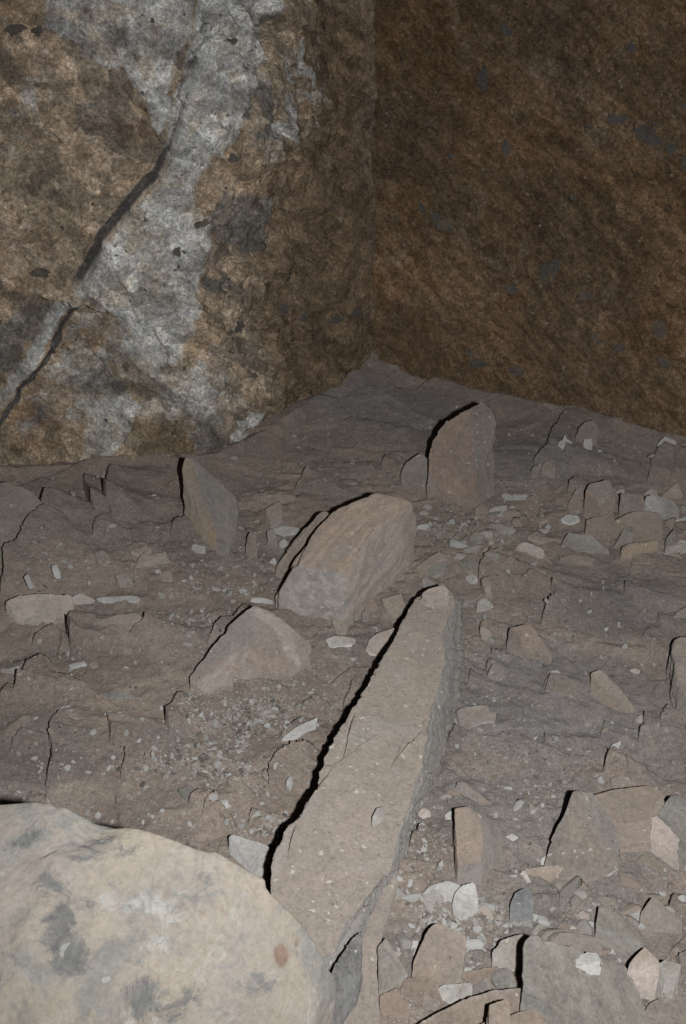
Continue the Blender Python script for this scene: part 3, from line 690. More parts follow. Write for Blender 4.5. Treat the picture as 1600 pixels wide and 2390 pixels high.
def level_for(spx): return 3 if spx < 22 else 4 if spx < 55 else 5 if spx < 200 else 6
def lift(pts):                                 # how far the broken ground stands above its smooth shape where a stone lies
    o = []
    for q in pts:
        a = P(q[0], q[1]); o.append(ground_z(a[0], a[1]) - G(a[0], a[1])[0])
    a = P(float(np.mean([q[0] for q in pts])), float(np.mean([q[1] for q in pts]))); o += [ground_z(a[0], a[1]) - G(a[0], a[1])[0]]*3
    return float(np.percentile(o, 65)) + 0.004
_seed = [100]
OUT = []                                       # outlines already taken by placed stones, for the scatter below
def stone(name, label, cat, mat, pts, p=60, big=0.8, fine=1.0, strata=None, sink=0.03, drop=True, level=None, group=None, base=None, extra=None, cuts=4, tones=None, hs=None):
    """a lump of rock through corner points (px, py, height above the floor); its foot goes straight down into the debris"""
    _seed[0] += 7; sd = _seed[0]
    if hs is None: hs = 0.62 if np.mean([q[1] for q in pts]) > 1400 else 0.8
    lf = lift(pts); pts = [(a, b, h*hs+lf) for a, b, h in pts]
    top = [P(*q) for q in pts]
    allp = list(top)
    if drop:
        for (px, py, h), q in zip(pts, top): allp.append(np.array([q[0], q[1], q[2]-h-sink]))
        allp.append(np.mean(top, 0)*np.array([1, 1, 0]) + np.array([0, 0.0, np.mean([q[2]-h for (a, b, h), q in zip(pts, top)])-sink-0.02]))
    if extra: allp += [np.array(e) for e in extra]
    allp = np.array(allp)
    c, PN, PD = hull_planes(allp)
    rs = np.random.RandomState(sd+1)
    for _ in range(cuts):                      # knocked-off corners
        n = rs.normal(size=3); n[2] = abs(n[2])*0.8; n /= np.linalg.norm(n)
        PN = np.vstack([PN, n]); PD = np.append(PD, ((allp-c)@n).max()*rs.uniform(.92, .99))
    pxs = np.array([(a, b) for a, b, h in pts]); spx = float(np.ptp(pxs, axis=0).max())
    OUT.append((name, pxs))
    V, T = ico(level if level is not None else level_for(spx))
    A = allp - c; ev, R = np.linalg.eigh(A.T@A/len(A)); L = A@R; sc = np.maximum(np.abs(L).max(0), 1e-3)
    Dv = (V*sc)@R.T
    t = np.maximum(Dv@PN.T/PD, 0); r = ((t**p).sum(1))**(-1.0/p)
    Q = c + Dv*r[:,None]
    N = vnormals(Q, T)
    size = float(np.sort(np.ptp(allp, axis=0))[1:].mean())
    if np.mean(np.einsum('ij,ij->i', N, Dv)) < 0: N = -N
    Q = rough_up(Q, N, size, sd, big, fine, strata)
    b = np.array([c[0], c[1], allp[:,2].min()+sink+0.02])
    o = link(name, new_mesh(name, Q-b, T, True, {'tone': face_tones(PN, t*r[:,None], sd, 1.0, tones)}), M[mat]); o.location = b
    tag(o, label, cat, group)
    return o
def slab(name, label, cat, mat, pts, h=0.03, gx=0.0, gy=0.0, thick=None, p=55, big=0.5, fine=1.0, level=None, group=None, edge=0.12):
    """a flat piece with the traced outline: centre height h, rising gx to the right / gy away, per 100 px"""
    _seed[0] += 7; sd = _seed[0]
    a = np.array(pts, float); cx, cy = a.mean(0)
    y0, y1 = a[:,1].min(), a[:,1].max(); k = np.linalg.norm(P(cx, cy)-CAM)/F0
    if thick or h > 0.06: top = np.array([P(x, y, max(0.002, h + gx*(x-cx)/100 - gy*(y-cy)/100)) for x, y in pts])
    else:                                      # lying in the dust: near edge at floor level, far edge a little up
        lf = lift(pts); hr = min(h, 0.55*(y1-y0)*k)
        top = np.array([P(x, y, lf + 0.004 + hr*(y1-y)/(y1-y0)) for x, y in pts])
    OUT.append((name, a)); spx = float(np.ptp(a, axis=0).max())
    c0 = top.mean(0); U_, S_, Vt = np.linalg.svd(top-c0); n = Vt[2]*np.sign(Vt[2][2]); e1 = Vt[0]; e2 = np.cross(n, e1)
    uv = np.stack([(top-c0)@e1, (top-c0)@e2], 1)
    th = thick if thick else h + 0.03
    V, T = ico(level if level is not None else level_for(spx))
    ext = np.abs(uv).max(0)
    D2 = V*np.array([ext[0], ext[1], th/2])
    ang = np.arctan2(D2[:,1], D2[:,0]); rho = np.hypot(D2[:,0], D2[:,1])
    # radius of the outline in each direction (outline seen from its centre)
    rp = np.full(len(V), 1e-3); dx, dy = np.cos(ang), np.sin(ang); m = len(uv)
    for i in range(m):
        (ax, ay), (bx, by) = uv[i], uv[(i+1) % m]; ex, ey = bx-ax, by-ay
        den = dx*ey - dy*ex; den = np.where(np.abs(den) < 1e-12, 1e-12, den)
        t = (ax*ey-ay*ex)/den; k = (ax*dy-ay*dx)/den
        ok = (t > 0) & (k >= -1e-6) & (k <= 1+1e-6); rp = np.where(ok, np.maximum(rp, t), rp)
    low = np.where(V[:,2] < 0, 1+edge, 1.0)    # sides flare a little towards the foot
    t1 = rho/(rp*low); t2 = np.abs(D2[:,2])/(th/2)
    rs = np.random.RandomState(sd+1); acc = t1**p + t2**p; L0 = D2*(acc**(-1.0/p))[:,None]
    for _ in range(3):                         # knocked-off corners
        g = rs.uniform(0, 6.28); cn = np.array([math.cos(g)/ext[0], math.sin(g)/ext[1], rs.uniform(.2, .8)/(th/2)])
        acc = acc + np.maximum(D2@cn/((L0@cn).max()*rs.uniform(.90, .985)), 0)**p
    r = acc**(-1.0/p)
    L = D2*r[:,None]
    Q = c0 - n*th/2 + L[:,[0]]*e1 + L[:,[1]]*e2 + L[:,[2]]*n
    N = vnormals(Q, T); 
    if np.mean(np.einsum('ij,ij->i', N, Q-Q.mean(0))) < 0: N = -N
    Q = rough_up(Q, N, max(min(float(ext.min())*2, 0.3), th), sd, big, fine)
    b = np.array([c0[0], c0[1], float(Q[:,2].min())])
    rs = np.random.RandomState(sd); bt, bs = 1+rs.uniform(-.12, .10), 1+rs.uniform(-.3, .15); k = sstep(.9, 1.1, t2/np.maximum(t1, 1e-6))
    tone = np.ones((len(Q), 4)); tone[:,0] = bt*k + (bt+rs.uniform(-.12, .22))*(1-k); tone[:,1] = bs*k + (bs-rs.uniform(0, .35))*(1-k)
    o = link(name, new_mesh(name, Q-b, T, True, {'tone': tone}), M[mat]); o.location = b
    tag(o, label, cat, group)
    return o

def soft_f(p, sd, amp):
    f, i_, e = facets(p, sd); return amp*f*sstep(0.0, 0.22, e)
# ---- the pale boulder at the lower left
def build_boulder():
    pts = [(-140,1890,.40),(0,1850,.44),(60,1848,.445),(110,1858,.45),(170,1880,.45),(260,1898,.45),(360,1920,.44),(430,1944,.43),(520,1982,.41),(612,2040,.37),(694,2126,.31),
           (744,2182,.26),(778,2228,.22),(790,2280,.17),(784,2345,.12),(755,2420,.08),(680,2560,.08),(400,2650,.12),(-200,2650,.2),(-260,2250,.35),
           (250,2200,.40),(420,2150,.395),(90,2080,.42),(560,2230,.325),(300,2420,.29),(40,2380,.33)]
    top = np.array([P(*q) for q in pts])
    c = top.mean(0) - np.array([0, 0, 0.16])
    low = top*np.array([1, 1, 0]) + np.array([0, 0, 0.02]); low = np.array([c[0], c[1], 0])*np.array([1,1,0]) + (low-np.array([c[0], c[1], 0]))*0.86
    allp = np.concatenate([top, low, [[c[0], c[1], -0.05]]])
    c2, PN, PD = hull_planes(allp)
    V, T = ico(7)
    A = allp-c2; sc = np.abs(A).max(0); Dv = V*sc
    t = np.maximum(Dv@PN.T/PD, 0); p = 28; r = 1.03*((t**p).sum(1))**(-1.0/p)
    Q = c2 + Dv*r[:,None]; N = vnormals(Q, T)
    if np.mean(np.einsum('ij,ij->i', N, Dv)) < 0: N = -N
    d = 0.010*fbm(Q/0.20, 901, 2) + soft_f(Q/0.19 + 0.25*np.stack([fbm(Q/0.1, 911+k, 2) for k in range(3)], 1), 902, 0.011) + soft_f(Q/0.07, 903, 0.004) + 0.0022*fbm(Q/0.03, 904, 4)
    # the notch in its upper edge
    nt = P(225, 1900, .45); d = d - 0.022*np.exp(-(np.linalg.norm((Q-nt)*np.array([1, .5, 1]), axis=1)/0.035)**2)
    Q = Q + N*d[:,None]
    mask = np.zeros((len(Q), 4)); mask[:,3] = 1
    def spot(k, px, py, r, a, h=.5, sx=1.0, sy=1.0):
        # find the surface point under that pixel, then paint a mineral patch around it
        pr = proj(Q); vis = np.einsum('ij,ij->i', N, CAM-Q) > 0
        dd = np.hypot((pr[:,0]-px), (pr[:,1]-py)) + np.where(vis, 0, 1e6); i = int(dd.argmin())
        e = np.linalg.norm((Q-Q[i])*np.array([1/sx, 1/sy, 1]), axis=1)/(r*2.0/F0)
        mask[:,k] = np.maximum(mask[:,k], 1.0*a*np.exp(-e*e))
    for q in [(140,2170,60,1.0,.5,.8,1.6),(160,2230,55,.9),(110,2080,50,.8),(225,1975,70,.75,.5,1.6,.8),(290,1985,50,.7),(40,1965,60,.7,.5,1.6,.7),(340,2330,60,1.,.5,1.3,.8),(440,2330,60,.7),(380,2390,80,.7),(640,2300,50,.45),(190,2120,40,.6),(520,2170,45,.4,.5,2,.5)]: spot(1, *q)
    for q in [(655,2230,34,1.3,.5,1.5,.7),(690,2200,14,.9),(470,2130,18,.7,.5,3,.4),(240,1925,16,.6,.5,.6,1.5),(560,2360,30,.6,.5,2,.5)]: spot(0, *q)
    for q in [(350,2110,60,1.,.5,1.5,.7),(390,2200,45,.8),(250,2100,40,.9),(430,2010,60,.6,.5,1.6,.5),(620,2150,60,.5),(460,2270,35,.7),(80,1900,90,.5,.5,2,.5),(570,2090,20,.8)]: spot(2, *q)
    b = np.array([c2[0], c2[1], 0.0])
    OUT.append(('boulder', np.array([(a_, b_) for a_, b_, h_ in pts[:18]])))
    o = link('boulder', new_mesh('boulder', Q-b, T, True, {'mask': mask}), M['boulder']); o.location = b
    tag(o, 'big pale cream and pink boulder with blue grey mottling, closest stone of all', 'boulder')
build_boulder()

# ---- the long slab pointing away from the boulder: left rim, right rim, foot of the right side at stations along it
BEAM = [((985,1383),(1050,1378),(1062,1392)), ((965,1405),(1062,1400),(1078,1422)), ((938,1447),(1048,1440),(1075,1462)), ((905,1525),(1030,1485),(1082,1500)), ((880,1565),(1040,1545),(1080,1550)), ((862,1590),(1028,1590),(1074,1595)),
        ((819,1655),(1008,1655),(1056,1660)), ((793,1703),(998,1705),(1036,1715)), ((765,1760),(988,1770),(1019,1785)), ((745,1812),(974,1822),(1008,1832)),
        ((708,1894),(952,1890),(972,1893)), ((664,1945),(930,1945),(950,1952)), ((634,2022),(908,2035),(920,2028)), ((630,2090),(860,2090),(897,2068)),
        ((660,2190),(808,2155),(846,2145)), ((690,2270),(778,2222),(802,2222))]
BH =   [.115,.13,.14,.15,.15,.15,.15,.15,.15,.15,.155,.155,.155,.15,.145,.14]
def build_beam():
    n = len(BEAM); Lp = np.array([P(*a, h) for (a, b, c), h in zip(BEAM, BH)]); Rp = np.array([P(*b, h-.012) for (a, b, c), h in zip(BEAM, BH)])
    fh = [.02]*10 + [.025,.03,.045,.06,.075,.08]
    Fp = np.array([P(*c, h) for (a, b, c), h in zip(BEAM, fh)])
    s = np.linspace(0, n-1, 520); ii = np.arange(n)
    itp = lambda A: np.stack([np.interp(s, ii, A[:,k]) for k in range(3)], 1)
    L_, R_, F_ = itp(Lp), itp(Rp), itp(Fp)
    lat = R_-L_; lat[:,2] = 0; lat /= np.linalg.norm(lat, axis=1, keepdims=True)
    down = np.array([0, 0, 1.0])
    # ragged rims
    def rag(A, sd, amp): 
        return A + lat*(amp*fbm(np.stack([s*2.2, s*0], 1)+sd, sd, 4) + 0.5*amp*facets(np.stack([s*3.3, s*0], 1)+sd, sd+1)[0])[:,None]
    L_ = rag(L_, 301, .006); R_ = rag(R_, 305, .005); F_ = rag(F_, 309, .012)
    L0 = L_ - lat*0.0; L0[:,2] = -0.05
    F0_ = F_.copy(); F0_[:,2] -= 0.10
    rows = [L0 + lat*0.015*0, ]
    for k in np.linspace(0.15, 1, 14): rows.append(L0*(1-k)+L_*k + lat*0.006*(1-k))
    for k in np.linspace(0, 1, 110)[1:]: rows.append(L_*(1-k)+R_*k + down*0.002*math.sin(math.pi*k))
    for k in np.linspace(0, 1, 40)[1:]: rows.append(R_*(1-k)+F_*k + lat*0.002*math.sin(math.pi*k))
    for k in np.linspace(0, 1, 8)[1:]: rows.append(F_*(1-k)+F0_*k)
    A = np.stack(rows, 1)                       # stations x profile x 3
    nu, nv = A.shape[:2]
    V = A.reshape(-1, 3); T = grid_quads(nu, nv)
    # close both ends
    caps = []; V = list(V)
    for e, fl in ((0, False), (nu-1, True)):
        ring = A[e]; cc = ring.mean(0); prev = [e*nv+j for j in range(nv)]
        for k in np.linspace(0, 1, 24)[1:]:
            base = len(V); V += [cc*k + q*(1-k) for q in ring]
            for j in range(nv-1):
                q = [prev[j], prev[j+1], base+j+1, base+j]; caps.append(q if not fl else q[::-1])
            q = [prev[nv-1], prev[0], base, base+nv-1]; caps.append(q if not fl else q[::-1])
            prev = [base+j for j in range(nv)]
    V = np.array(V); T = np.concatenate([T, np.array(caps)])
    N = vnormals(V, T); up = N[nv*260+70]
    if up[2] < 0: T = T[:, ::-1]; N = -N
    topm = sstep(0.4, 0.9, N[:,2])
    ax = (L_[-1]-L_[0]); ax /= np.linalg.norm(ax)
    d = 0.003*fbm(V/0.25, 311, 2) + 0.0022*facets(V/0.12, 312)[0] + 0.0010*facets(V/0.035, 313)[0]*0.8 + 0.0016*fbm(V/0.02, 314, 3)
    # plates flaking off lengthwise: thin steps on the top, bedding on the right flank
    al = V@ax; ac = V@np.cross([0, 0, 1], ax)
    st = np.stack([al/0.22, ac/0.11, V[:,2]/0.2], 1) + 0.5*np.stack([fbm(V/0.12, 320+k, 3) for k in range(3)], 1)
    f, i_, e = facets(st, 331); d = d + 0.003*topm*((i_ > 0.6)*1.0 - 0.5) + 0.002*f*topm
    side = np.clip(1-np.abs(N[:,2])*1.1, 0, 1)
    bed = np.stack([al/0.5, V[:,2]/0.018 + ac/0.03, V[:,2]*0], 1) + 0.3*np.stack([fbm(V/0.1, 340+k, 2) for k in range(3)], 1)
    d = d + side*0.008*fbm(bed, 351, 3)
    # hollow of the two lens-shaped flakes along the left rim and one mid-line crack
    for (pa, pb, dep, wd, hh) in [((990,1690),(905,1800),.010,.010,.15),((945,1720),(905,1800),.006,.008,.15),((830,1660),(800,1770),.012,.012,.15),((785,1780),(690,1930),.010,.010,.15),((690,1930),(670,2010),.012,.008,.15),((870,1890),(872,1925),.012,.008,.155),((660,2050),(735,2040),.008,.008,.155)]:
        a, b = P(*pa, hh), P(*pb, hh); ab = b-a; tt = np.clip(((V-a)@ab)/(ab@ab), 0, 1)
        q = V-a-tt[:,None]*ab; dd = np.linalg.norm(q, axis=1); sg = q@np.cross([0, 0, 1], ab/np.linalg.norm(ab))
        tap = np.sin(np.pi*np.clip(((V-a)@ab)/(ab@ab), 0, 1))
        d = d + topm*tap*dep*np.where(sg > 0, np.exp(-dd/0.05), -0.6*np.exp(-(dd/wd)**2))
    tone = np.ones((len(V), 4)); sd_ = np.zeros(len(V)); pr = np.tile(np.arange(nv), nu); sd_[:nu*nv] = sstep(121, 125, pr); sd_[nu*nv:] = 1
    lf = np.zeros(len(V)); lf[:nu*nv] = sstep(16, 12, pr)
    sn = fbm(bed, 360, 3); tone[:,0] = 1 - 0.24*sd_ - 0.2*lf + 0.22*sd_*np.clip(sn, -.5, 1); tone[:,1] = 1 - 0.55*sd_ - 0.4*lf  # grey right side and ends: their grazing shade is painted into the tone
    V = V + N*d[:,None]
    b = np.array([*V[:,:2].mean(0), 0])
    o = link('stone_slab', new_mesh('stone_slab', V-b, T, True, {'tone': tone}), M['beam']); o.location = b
    tag(o, 'long narrow tan stone slab lying away from the boulder with a deep shadow gap along its left side', 'stone slab')
    OUT.append(('slab', np.array([a for a, b_, c in BEAM] + [c for a, b_, c in BEAM][::-1])))
M['beam'] = rock_mat('dusty_tan_slab_stone', (0.320,0.262,0.215), (0.275,0.228,0.188), (0.305,0.275,0.245), patch=0.52, fleck=0.20, dust=0.3)
build_beam()

# ---- the other stones, far to near; every one traced where it lies
S_, B_ = slab, stone
# back of the chamber
B_('rock','tall upright tan rock standing at the far side below the dark wall','rock','tan',[(1130,938,.27),(1098,950,.265),(1060,970,.245),(1020,1002,.20),(1003,1030,.17),(1004,1070,.12),(1010,1110,.06),(1002,1150,0),(1040,1165,0),(1110,1170,0),(1140,1150,0),(1154,1128,.03),(1156,1000,.19),(1146,955,.245),(1117,1150,.045)], p=68, cuts=0, tones=[((-.3,-.9,.3),1.05,1.1),((.9,-.3,.2),.72,.7),((0,0,1),1,1)], hs=1.0)
B_('rock','small rounded tan rock leaning at the left foot of the tall upright rock','rock','tan',[(935,1100,.05),(948,1078,.07),(985,1055,.085),(1005,1075,.07),(1006,1120,.01),(985,1145,0),(945,1142,0),(933,1120,0)])
B_('rock','thin pointed grey and tan slab standing on edge near the left wall','rock','blade',[(432,1068,.18),(446,1071,.18),(424,1095,.155),(430,1130,.115),(450,1190,.06),(480,1245,.012),(515,1284,0),(530,1280,0),(553,1230,0),(556,1165,.035),(520,1130,.085),(480,1095,.14),(478,1180,.075)], p=88, cuts=0, tones=[((-.6,-.8,.2),1.2,1.25),((.6,-.6,.4),.85,.5)], big=.5, hs=1.0)
B_('stone','rounded pale stone at the foot of the dark right wall, above two chips','stone','tan',[(1343,1016,.01),(1350,998,.05),(1364,985,.06),(1386,977,.06),(1396,998,.04),(1388,1014,.0),(1365,1022,0)])
S_('stone_chip','white notched chip just left of the rounded pale stone by the dark wall','stone chip','white',[(1304,1029),(1312,1027),(1319,1011),(1323,1024),(1336,1030),(1328,1041),(1318,1040)],.02)
S_('stone_chip','upright grey white chip just below the rounded pale stone by the dark wall','stone chip','white',[(1363,1024),(1381,1021),(1383,1046),(1366,1056),(1361,1050)],.025)
B_('stone','pale two sided stone at the wall foot near the right edge of the floor','stone','white',[(1534,1036,.02),(1550,1018,.05),(1578,1028,.05),(1582,1046,.01),(1560,1050,0),(1540,1046,0)])
B_('stone','oval tan cobble alone on the dark far floor right of the upright rock','stone','tan_plain',[(1264,1084,.01),(1270,1074,.03),(1290,1073,.035),(1298,1086,.02),(1285,1098,0),(1268,1094,0)], p=12)
S_('stone_chip','grey chip touching the left side of the oval tan cobble','stone chip','dusty',[(1240,1092),(1262,1079),(1263,1092),(1250,1105),(1244,1100)],.025)
S_('stone_chip','small white chip in the dark dust left of the far stone heap','stone chip','white',[(1196,1152),(1212,1155),(1232,1153),(1226,1163),(1204,1164)],.015)
S_('stone_chip','pale round chip below the upright chip near the dark wall','stone chip','white',[(1390,1056),(1398,1049),(1408,1054),(1404,1062),(1394,1062)],.012)
B_('rock','dusty purple brown boulder half buried at the left border of the floor','rock','dusty',[(-60,1130,.10),(40,1122,.13),(95,1150,.10),(110,1195,.06),(60,1262,.01),(0,1300,0),(-60,1300,.02)], p=20, big=1.2)
# heap at the right
B_('rock','cube shaped tan rock with white lower faces, topmost left of the right heap','rock','tan_plain',[(1366,1142,.07),(1374,1128,.08),(1411,1118,.085),(1424,1122,.085),(1436,1156,.06),(1401,1171,.05),(1370,1153,.06),(1384,1187,0),(1430,1176,0),(1377,1178,.005)], p=80, big=.6, hs=1.0)
B_('rock','square tan block just right of the cube shaped rock in the heap','rock','tan_plain',[(1448,1150,.08),(1500,1155,.08),(1507,1174,.06),(1500,1196,.01),(1450,1197,.01),(1442,1193,.01),(1450,1160,.07)], p=72, big=.7, hs=1.0)
B_('rock','broad grey rock with a chalky white end, upper right of the heap','rock','white_broken',[(1503,1160,.07),(1520,1154,.08),(1572,1166,.07),(1588,1190,.04),(1568,1202,.01),(1558,1216,0),(1546,1217,0),(1540,1190,.03)], p=60)
S_('stone_chip','triangular pale slab standing at the top right of the heap','stone chip','cream',[(1543,1156),(1581,1124),(1595,1157)],.035,gy=.06)
S_('stone_chip','small pale chip behind the square tan block','stone chip','cream',[(1502,1153),(1514,1141),(1532,1142),(1534,1156)],.03,gy=.05)
S_('stone_chip','small pink white chip between the cube shaped rock and square block','stone chip','cream',[(1434,1150),(1452,1139),(1460,1147),(1440,1152)],.03)
B_('rock','broad tan slab with pale blue underside in the middle of the heap','rock','tan_plain',[(1436,1214,.05),(1470,1196,.07),(1485,1192,.075),(1545,1196,.07),(1546,1235,.05),(1500,1245,.05),(1478,1240,.04),(1500,1261,.005),(1545,1252,.0),(1475,1250,0)], p=80, big=.5)
B_('rock','low tan slab with dark pits at the left of the heap','rock','tan_plain',[(1364,1242,.03),(1369,1212,.05),(1404,1203,.055),(1440,1212,.05),(1445,1235,.03),(1405,1264,0),(1375,1252,0)], big=.9)
B_('rock','leaning grey wedge between the pitted slab and the blue based slab','rock','grey',[(1441,1262,.03),(1456,1232,.06),(1486,1224,.065),(1474,1256,.03),(1462,1274,.0),(1428,1282,0)], p=80, big=.5)
B_('rock','brick shaped tan block at the foot of the heap','rock','tan_plain',[(1450,1277,.05),(1462,1270,.055),(1500,1268,.055),(1536,1260,.05),(1540,1290,.005),(1472,1298,0),(1456,1288,.01)], p=80, big=.5)
B_('rock','long curved pale slab with blue grey side lying left of the heap','rock','white_broken',[(1311,1264,.03),(1325,1242,.05),(1380,1250,.05),(1396,1274,.03),(1422,1287,.015),(1418,1296,0),(1375,1297,0),(1320,1280,.0)], p=60, big=.6)
S_('stone_chip','nugget shaped white and pink stone above the long curved slab','stone chip','white',[(1309,1209),(1322,1200),(1348,1202),(1354,1214),(1330,1221),(1316,1218)],.03)
S_('stone_chip','tan dusty plate left of the cube shaped rock','stone chip','tan',[(1325,1176),(1345,1140),(1363,1142),(1352,1188),(1330,1196)],.03)
B_('stone','tan stone cut by the picture edge at the lower right of the heap','stone','cream',[(1550,1290,.02),(1556,1276,.03),(1580,1270,.035),(1602,1264,.04),(1604,1292,0),(1562,1299,0)])
S_('stone_chip','white wedge chip above the tan stone at the picture edge','stone chip','white',[(1573,1273),(1588,1260),(1603,1262),(1590,1284)],.05)
B_('stone','grey brown block at the right end of the heap','stone','grey',[(1553,1258,.04),(1575,1231,.06),(1580,1255,.04),(1562,1276,0),(1553,1270,0)])
S_('stone_chip','pale chip at the right edge beside the chalky ended rock','stone chip','white',[(1575,1214),(1602,1203),(1604,1229),(1585,1229)],.04)
B_('stone','log shaped pale stone with dark cracks below the debris band','stone','cream',[(1203,1268,.02),(1222,1260,.035),(1272,1280,.03),(1272,1292,0),(1215,1283,.0)], p=14, big=1.4)
S_('stone_chip','long tan sliver above the log shaped pale stone','stone chip','tan_plain',[(1232,1250),(1262,1252),(1311,1259),(1306,1267),(1262,1265)],.02)
S_('stone','dusty tan plate below the long curved pale slab','stone','tan_plain',[(1306,1302),(1340,1293),(1386,1304),(1382,1320),(1345,1320)],.015)
# debris band between the blocky rock and the heap
S_('stone_chip','square grey chip standing at the upper edge of the debris band','stone chip','white_broken',[(1140,1188),(1160,1180),(1181,1178),(1187,1206),(1145,1201)],.045,gy=.05)
S_('stone_chip','dusty tan chip touching the square grey chip on its left','stone chip','tan',[(1105,1186),(1122,1175),(1140,1190),(1140,1203),(1108,1203)],.03)
S_('stone_chip','long white grey flake in the middle of the debris band','stone chip','white_broken',[(1138,1222),(1162,1221),(1203,1234),(1194,1248),(1165,1242)],.025)
S_('stone_chip','grey angular plate with a white dot in the debris band','stone chip','grey',[(1092,1257),(1108,1240),(1130,1246),(1126,1262),(1105,1266)],.025)
S_('stone_chip','yellowish curved slab right beside the big blocky rock','stone chip','tan_plain',[(966,1326),(1000,1301),(1024,1287),(1042,1297),(1012,1312),(990,1330),(975,1339)],.045)
S_('stone_chip','pale wedge behind the far end of the long slab','stone chip','white_broken',[(984,1352),(990,1344),(1019,1363),(1010,1371),(986,1368)],.04)
S_('stone_chip','grey broken chip between the yellowish slab and the far slab end','stone chip','grey',[(993,1337),(1010,1314),(1042,1309),(1036,1327),(1006,1346)],.03)
S_('stone_chip','tan pointed chip against the dusty mound right of the slab end','stone chip','tan_plain',[(1121,1350),(1142,1343),(1143,1366),(1130,1373)],.035)
S_('stone_chip','white curled chip low in the debris band','stone chip','white_broken',[(1080,1283),(1098,1276),(1122,1272),(1110,1287),(1090,1290)],.02)
S_('stone_chip','small white pebble right of the blocky rock face','stone chip','white',[(998,1221),(1004,1217),(1008,1224),(1001,1227)],.015)
S_('stone_chip','grey chip with pale rim in front of the far slab end','stone chip','grey',[(1070,1317),(1090,1308),(1118,1312),(1122,1324),(1085,1330)],.03)
S_('stone_chip','pale broken chip right of the far slab end','stone chip','white_broken',[(1085,1345),(1105,1338),(1114,1350),(1098,1362)],.03)
# middle
B_('rock','big blocky tan and grey rock in the middle of the floor','rock','streaky',[(645,1402,0),(652,1385,.06),(690,1318,.145),(718,1262,.168),(780,1194,.195),(848,1160,.213),(880,1148,.215),(930,1156,.205),(962,1172,.18),(973,1200,.13),(970,1278,.005),(952,1322,0),(905,1370,0),(850,1388,0),(838,1402,.0),(820,1432,0),(752,1443,0),(692,1433,0),(806,1340,.145),(868,1238,.205)], p=92, tones=[((0,-.25,1),1.04,1.15),((-.35,-.9,.25),1.0,.5),((.85,-.45,.25),.88,.85)], cuts=2, big=.6, strata=((0.75,-0.55,0.3),0.03,0.006), hs=1.0)
B_('stone','thin tan sliver wedged upright along the shadowed back of the blocky rock','stone','tan_plain',[(752,1193,.16),(770,1190,.16),(722,1232,.12),(690,1280,.07),(655,1325,.02),(642,1335,.0),(648,1318,.02),(700,1245,.09)], p=60, level=4, hs=1.0)
S_('stone_chip','small white triangle chip right of the pointed standing slab','stone chip','white_broken',[(549,1232),(560,1227),(576,1241),(556,1243)],.03)
S_('stone_chip','white spindle shaped flake left of the blocky rock','stone chip','white',[(637,1234),(660,1227),(695,1231),(706,1239),(690,1246),(660,1249)],.025)
B_('stone','narrow upright stone with a white right edge left of the blocky rock','stone','tan',[(577,1252,.06),(583,1240,.075),(596,1238,.075),(601,1300,.005),(582,1312,0),(574,1300,0)], level=4)
B_('stone','small orange tan wedge between the upright stone and white flake','stone','ochre',[(623,1238,.05),(636,1230,.05),(646,1256,.03),(640,1280,0),(626,1272,0)])
S_('stone_chip','white bone shaped chip on the dust below the pointed slab','stone chip','white',[(446,1273),(452,1269),(478,1275),(479,1283),(456,1281)],.02)
S_('stone','flat tan plate lying on the far floor left of centre','stone','tan',[(585,1160),(640,1153),(692,1156),(680,1171),(630,1172)],.025)
S_('stone_chip','tan triangle chip below the flat far plate','stone chip','tan_plain',[(618,1188),(655,1168),(658,1212),(630,1226)],.02)
S_('stone_chip','white crumb cluster stone at the lower left of the blocky rock','stone chip','white',[(584,1395),(610,1394),(638,1402),(636,1409),(592,1401)],.03)
S_('stone_chip','white pebble between the upright stone and the blocky rock','stone chip','white_broken',[(628,1310),(640,1298),(646,1312),(640,1318)],.03)
S_('stone_chip','round grey white pebble just left of the blocky rock corner','stone chip','white_broken',[(650,1265),(662,1256),(672,1266),(662,1278),(652,1276)],.03)
# left
B_('stone','large cream slab with blue grey lower edge at the left border','stone','cream',[(12,1418,.02),(14,1400,.045),(45,1389,.055),(110,1386,.055),(170,1390,.05),(171,1424,.035),(165,1446,.01),(90,1463,.0),(45,1461,.0),(24,1440,.005)], p=72, big=1.0, hs=.95)
S_('stone_chip','pale pointed chip joining the cream slab to the white splinter','stone chip','cream',[(165,1392),(185,1384),(223,1398),(214,1407),(172,1411)],.04)
S_('stone_chip','long white splinter lying right of the cream slab','stone chip','white',[(222,1394),(270,1391),(318,1390),(325,1396),(320,1407),(275,1411),(238,1403)],.03)
S_('stone','long tan curved slab below the white splinter','stone','tan_plain',[(188,1490),(204,1458),(268,1433),(325,1431),(346,1462),(335,1472),(308,1454),(262,1464),(196,1494)],.025)
S_('stone_chip','white stub right of the long tan curved slab','stone chip','white',[(364,1460),(404,1454),(406,1464),(368,1469)],.02)
S_('stone_chip','white stick shaped chip above the dusty mound at the left','stone chip','white',[(159,1551),(195,1543),(200,1548),(164,1559)],.015)
S_('stone_chip','small tan disc right of the white stick shaped chip','stone chip','tan_plain',[(205,1547),(224,1544),(226,1553),(211,1556)],.012)
S_('stone_chip','grey white shard at the left picture border','stone chip','white_broken',[(-3,1562),(20,1561),(44,1552),(28,1570),(5,1569)],.02)
S_('stone_chip','small white cube on the dust above the cream slab','stone chip','white',[(119,1320),(132,1316),(131,1327),(120,1327)],.02)
S_('stone_chip','small white flat chip near the left border above the cream slab','stone chip','white',[(54,1346),(64,1338),(69,1349),(58,1354)],.018)
S_('stone_chip','tan arrowhead shaped chip with a long tail left of centre','stone chip','tan_plain',[(315,1318),(326,1297),(341,1287),(347,1294),(386,1288),(388,1294),(345,1308)],.02)
